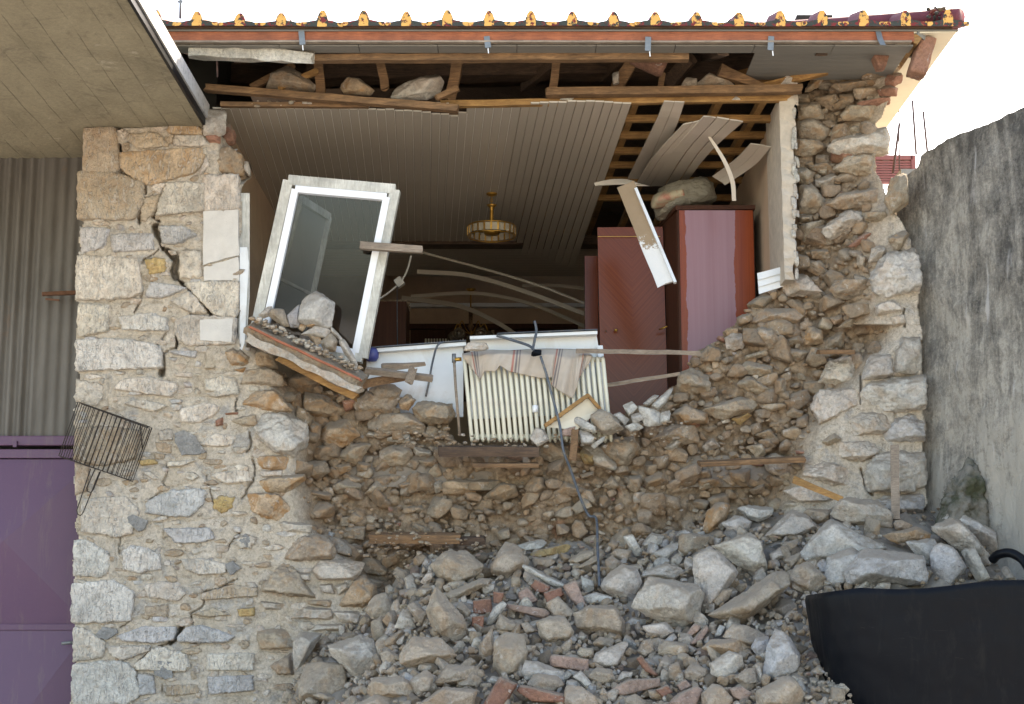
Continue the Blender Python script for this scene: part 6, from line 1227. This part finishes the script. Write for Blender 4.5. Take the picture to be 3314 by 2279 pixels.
def add_loose(c, px, Y, place, soft=1.0):
    USED.append(px); rg = random.Random(500 + len(USED)); sx_ = (max(p[0] for p in px) - min(p[0] for p in px)) * mpp(Y); sy_ = (max(p[1] for p in px) - min(p[1] for p in px)) * mpp(Y); s = min(sx_, sy_)
    brick = c in 'rp'; nm = 'fallen_brick' if brick else 'plaster_chunk' if c == 'c' else 'fallen_stone'
    dp = min(.5 * math.sqrt(sx_ * sy_), s * .75) * rg.uniform(.75, 1.0)
    if brick: o = make_stone(nm, px, c, Y, dp * .8, dp, .10, .3, rg, None, 60, .025, M['brick'], flat=True, g=1.06)
    elif c == 'c': o = make_stone(nm, px, c, Y, dp * .6, dp * .7, .3, .35, rg, None, 90, .025, g=1.05, chips=1)
    else: o = make_stone(nm, px, c, Y, dp * .85, dp, .38, .5, rg, None, 110, .03, g=1.04 if max(sx_, sy_) > .3 else 1.08, gain=1.15, chips=2)
    sz, shp = shape_word(px); noun = 'brick' if brick else 'plaster chunk' if c == 'c' else 'stone'
    if not brick and c != 'o': k_ = o.color; o.color = (k_[0] * .97 + .012, k_[1] * .99 + .012, k_[2] * 1.03 + .012, k_[3] * .6)
    LOOSE.append((o, sz, shp, CW[c], noun, place, px))
    o['category'] = 'brick' if brick else 'plaster' if c == 'c' else 'stone'; o['group'] = 'bricks fallen from the house' if brick else 'chunks of fallen plaster' if c == 'c' else 'stones fallen from the wall'
def zone(px):
    x = sum(p[0] for p in px) / len(px) ; y = sum(p[1] for p in px) / len(px)
    row = 'high in the heap' if y < 1830 else 'midway down the heap' if y < 2060 else 'low in the heap'
    if x > 2560: return 'above the black tub' if y < 1900 else 'beside the black tub'
    c_ = 'at the foot of the pier' if x < 1180 else 'below the window' if x < 1480 else 'below the radiator' if x < 1800 else 'right of the cable' if x < 2150 else 'below the wardrobes'
    return row + ' ' + c_
for c, px in each(RUB): add_loose(c, px, surface_Y(px), zone(px))
PLN = {'ZM': 'on the fallen window sill', 'ZN': 'in the left half of the attic', 'ZO': 'on the right attic plank', 'ZK': 'caught under the eave corner', 'ZA': 'wedged below the concrete slab', 'ZG': 'on the ledge by the radiator'}
for z, Y, s_ in LEDGE:
    nmz = [k for k, q in (('ZM', ZM), ('ZN', ZN), ('ZO', ZO), ('ZK', ZK), ('ZA', ZA), ('ZG', ZG)) if q is z][0]
    for c, px in each([(z, s_)]): add_loose(c, px, (-.45 if nmz == 'ZK' and px[0][0] > 2900 else Y - (.12 if nmz == 'ZO' and c == 'r' else 0) - (.08 if nmz == 'ZM' else 0)), PLN[nmz])
from collections import defaultdict
byl = defaultdict(list)
for e in LOOSE: byl['%s %s %s %s %s' % (e[1], e[3], e[2], e[4], e[5])].append(e)
ORD = ['leftmost', 'second from left', 'third from left', 'fourth from left', 'fifth from left', 'sixth from left', 'seventh from left'] + [k + ' from left' for k in 'eighth ninth tenth eleventh twelfth thirteenth fourteenth fifteenth sixteenth'.split()]
for l, es in byl.items():
    es.sort(key=lambda e: min(p[0] for p in e[6]))
    for i, e in enumerate(es): e[0]['label'] = l if len(es) == 1 else l + ', ' + ('rightmost' if i == len(es) - 1 else ORD[i])
# medium stones packed between them, each its own object; finer grit as one mass
def scatter():
    rg = random.Random(99); pl = []; NM = max(0, 285 - len(LOOSE)); bank = []
    for k in range(26):
        h = (rg.uniform(.75, 1.25), rg.uniform(.7, 1.1), rg.uniform(.5, .85)); v, f = rand_stone(rg, h, 4)
        m = mesh('tmp', v, f, M['rock']); bank.append(m.data); bpy.data.objects.remove(m)
    n = 0; tries = 0; hits = []
    def ok(x, y, r, k): return not any((x - a) ** 2 + (y - c) ** 2 < ((r + q) * k) ** 2 for a, c, q in pl)
    while n < NM and tries < 6000:
        tries += 1; x, y = rg.uniform(900, 2640), rg.uniform(1720, 2330)
        if bbox_hit(x, y): continue
        p = pile_hit(x, y)
        if p.y > -.05: continue
        r = rg.choice((12, 15, 18, 22, 28)) * rg.uniform(.9, 1.2)
        if not ok(x, y, r, .7): continue
        pl.append((x, y, r)); h = r * mpp(p.y); o = obj('rubble_stone', bank[rg.randrange(26)], None, (p.x, p.y, p.z - h * .1)); o.scale = (h, h, h); o.rotation_euler = (rg.uniform(-.7, .7), rg.uniform(-.7, .7), rg.uniform(0, 6.28))
        o.color = jit(PAL[rg.choice('tttttttwwwggp')], rg, .15); tag(o, 'small dusty stone packed between the larger blocks of the rubble heap', 'stone', 'small stones packed in the heap'); n += 1
    J = Joined(); n = tries = 0
    while n < 1400 and tries < 26000:
        tries += 1; x, y = rg.uniform(880, 2860), rg.uniform(1700, 2420)
        r = rg.choice((8, 10, 12, 15, 18, 22, 26)) * rg.uniform(.9, 1.2)
        if bbox_hit(x, y) or not ok(x, y, r, .54): continue
        p = pile_hit(x, y)
        if p.y > -.02: continue
        pl.append((x, y, r)); h = r * mpp(p.y); v, f = rand_stone(rg, (h * rg.uniform(.8, 1.4), h * rg.uniform(.8, 1.2), h * rg.uniform(.5, .9)), 4 if r > 24 else 3); m_ = np.array(Matrix.Rotation(rg.uniform(0, 6.28), 3, 'Y') @ Matrix.Rotation(rg.uniform(-.6, .6), 3, 'X'))
        J.add(v @ m_.T + np.array((p.x, p.y, p.z - h * .05)), f, jit(PAL[rg.choice('tttttttwwwwgg')], rg, .15)); n += 1
    J.build('small_rubble', M['gravel']); tag(bpy.data.objects['small_rubble'], 'loose fist-sized rubble filling the heap between the blocks', 'rubble', None, 'stuff')
    J = Joined(); cnt = 0; tries = 0
    while cnt < 2000 and tries < 30000:
        tries += 1; X, Y = rg.uniform(-1.7, 3.0), -rg.random() ** 1.2 * 2.6 + .1
        z = float(pile_z(np.array(X), np.array(Y)))
        if z < .9: continue
        h = rg.choice((.004, .005, .007, .009, .012, .015)) * rg.uniform(.8, 1.3)
        v, f = rand_stone(rg, (h * rg.uniform(.8, 1.7), h * rg.uniform(.7, 1.3), h * rg.uniform(.5, .9)), 2); a = rg.uniform(0, 6.28); ca, sa = math.cos(a), math.sin(a)
        v = np.stack([v[:, 0] * ca - v[:, 1] * sa, v[:, 0] * sa + v[:, 1] * ca, v[:, 2]], 1)
        J.add(v + np.array((X, Y, z + rg.uniform(-.03, .02))), f, jit(PAL[rg.choice('ttttdddddwp')], rg, .2)); cnt += 1
    for (x0, x1, y0, y1, Y0, Y1, k, kk) in ((1430, 1960, 1405, 1450, -.02, .12, 110, 'tdwt'), (1900, 2230, 1360, 1430, -.05, .1, 90, 'tcwt'), (820, 1160, 1085, 1200, -.16, -.02, 0, 't'), (1200, 1460, 1385, 1440, .0, .1, 60, 'tdd'), (1100, 1620, 1700, 1800, -.2, 0, 110, 'tdt'), (800, 1480, 325, 345, .02, .1, 60, 'cwt'), (1780, 2560, 285, 300, .0, .08, 90, 'twd')):
        for _ in range(k):
            h = .004 + .014 * rg.random() ** 2; v, f = rand_stone(rg, (h * 1.3, h, h * .7), 2); J.add(v + np.array(PY(rg.uniform(x0, x1), rg.uniform(y0, y1), rg.uniform(Y0, Y1))), f, jit(PAL[rg.choice(kk)], rg, .15))
    p0, p1 = C(575, 728, -.1), C(822, 850, -.13)
    for _ in range(240):
        u = rg.random(); q = p0.lerp(p1, u); h = rg.uniform(.005, .018); v, f = rand_stone(rg, (h * 1.2, h, h * .8), 2); J.add(v + np.array((q.x + rg.uniform(-.02, .02), q.y + rg.uniform(-.1, .1), q.z + rg.uniform(-.005, .03))), f, jit(PAL[rg.choice('cwtt')], rg, .15))
    tag(J.build('gravel', M['gravel']), 'fine grit and chips strewn over the rubble and ledges', 'gravel', None, 'stuff')
scatter()
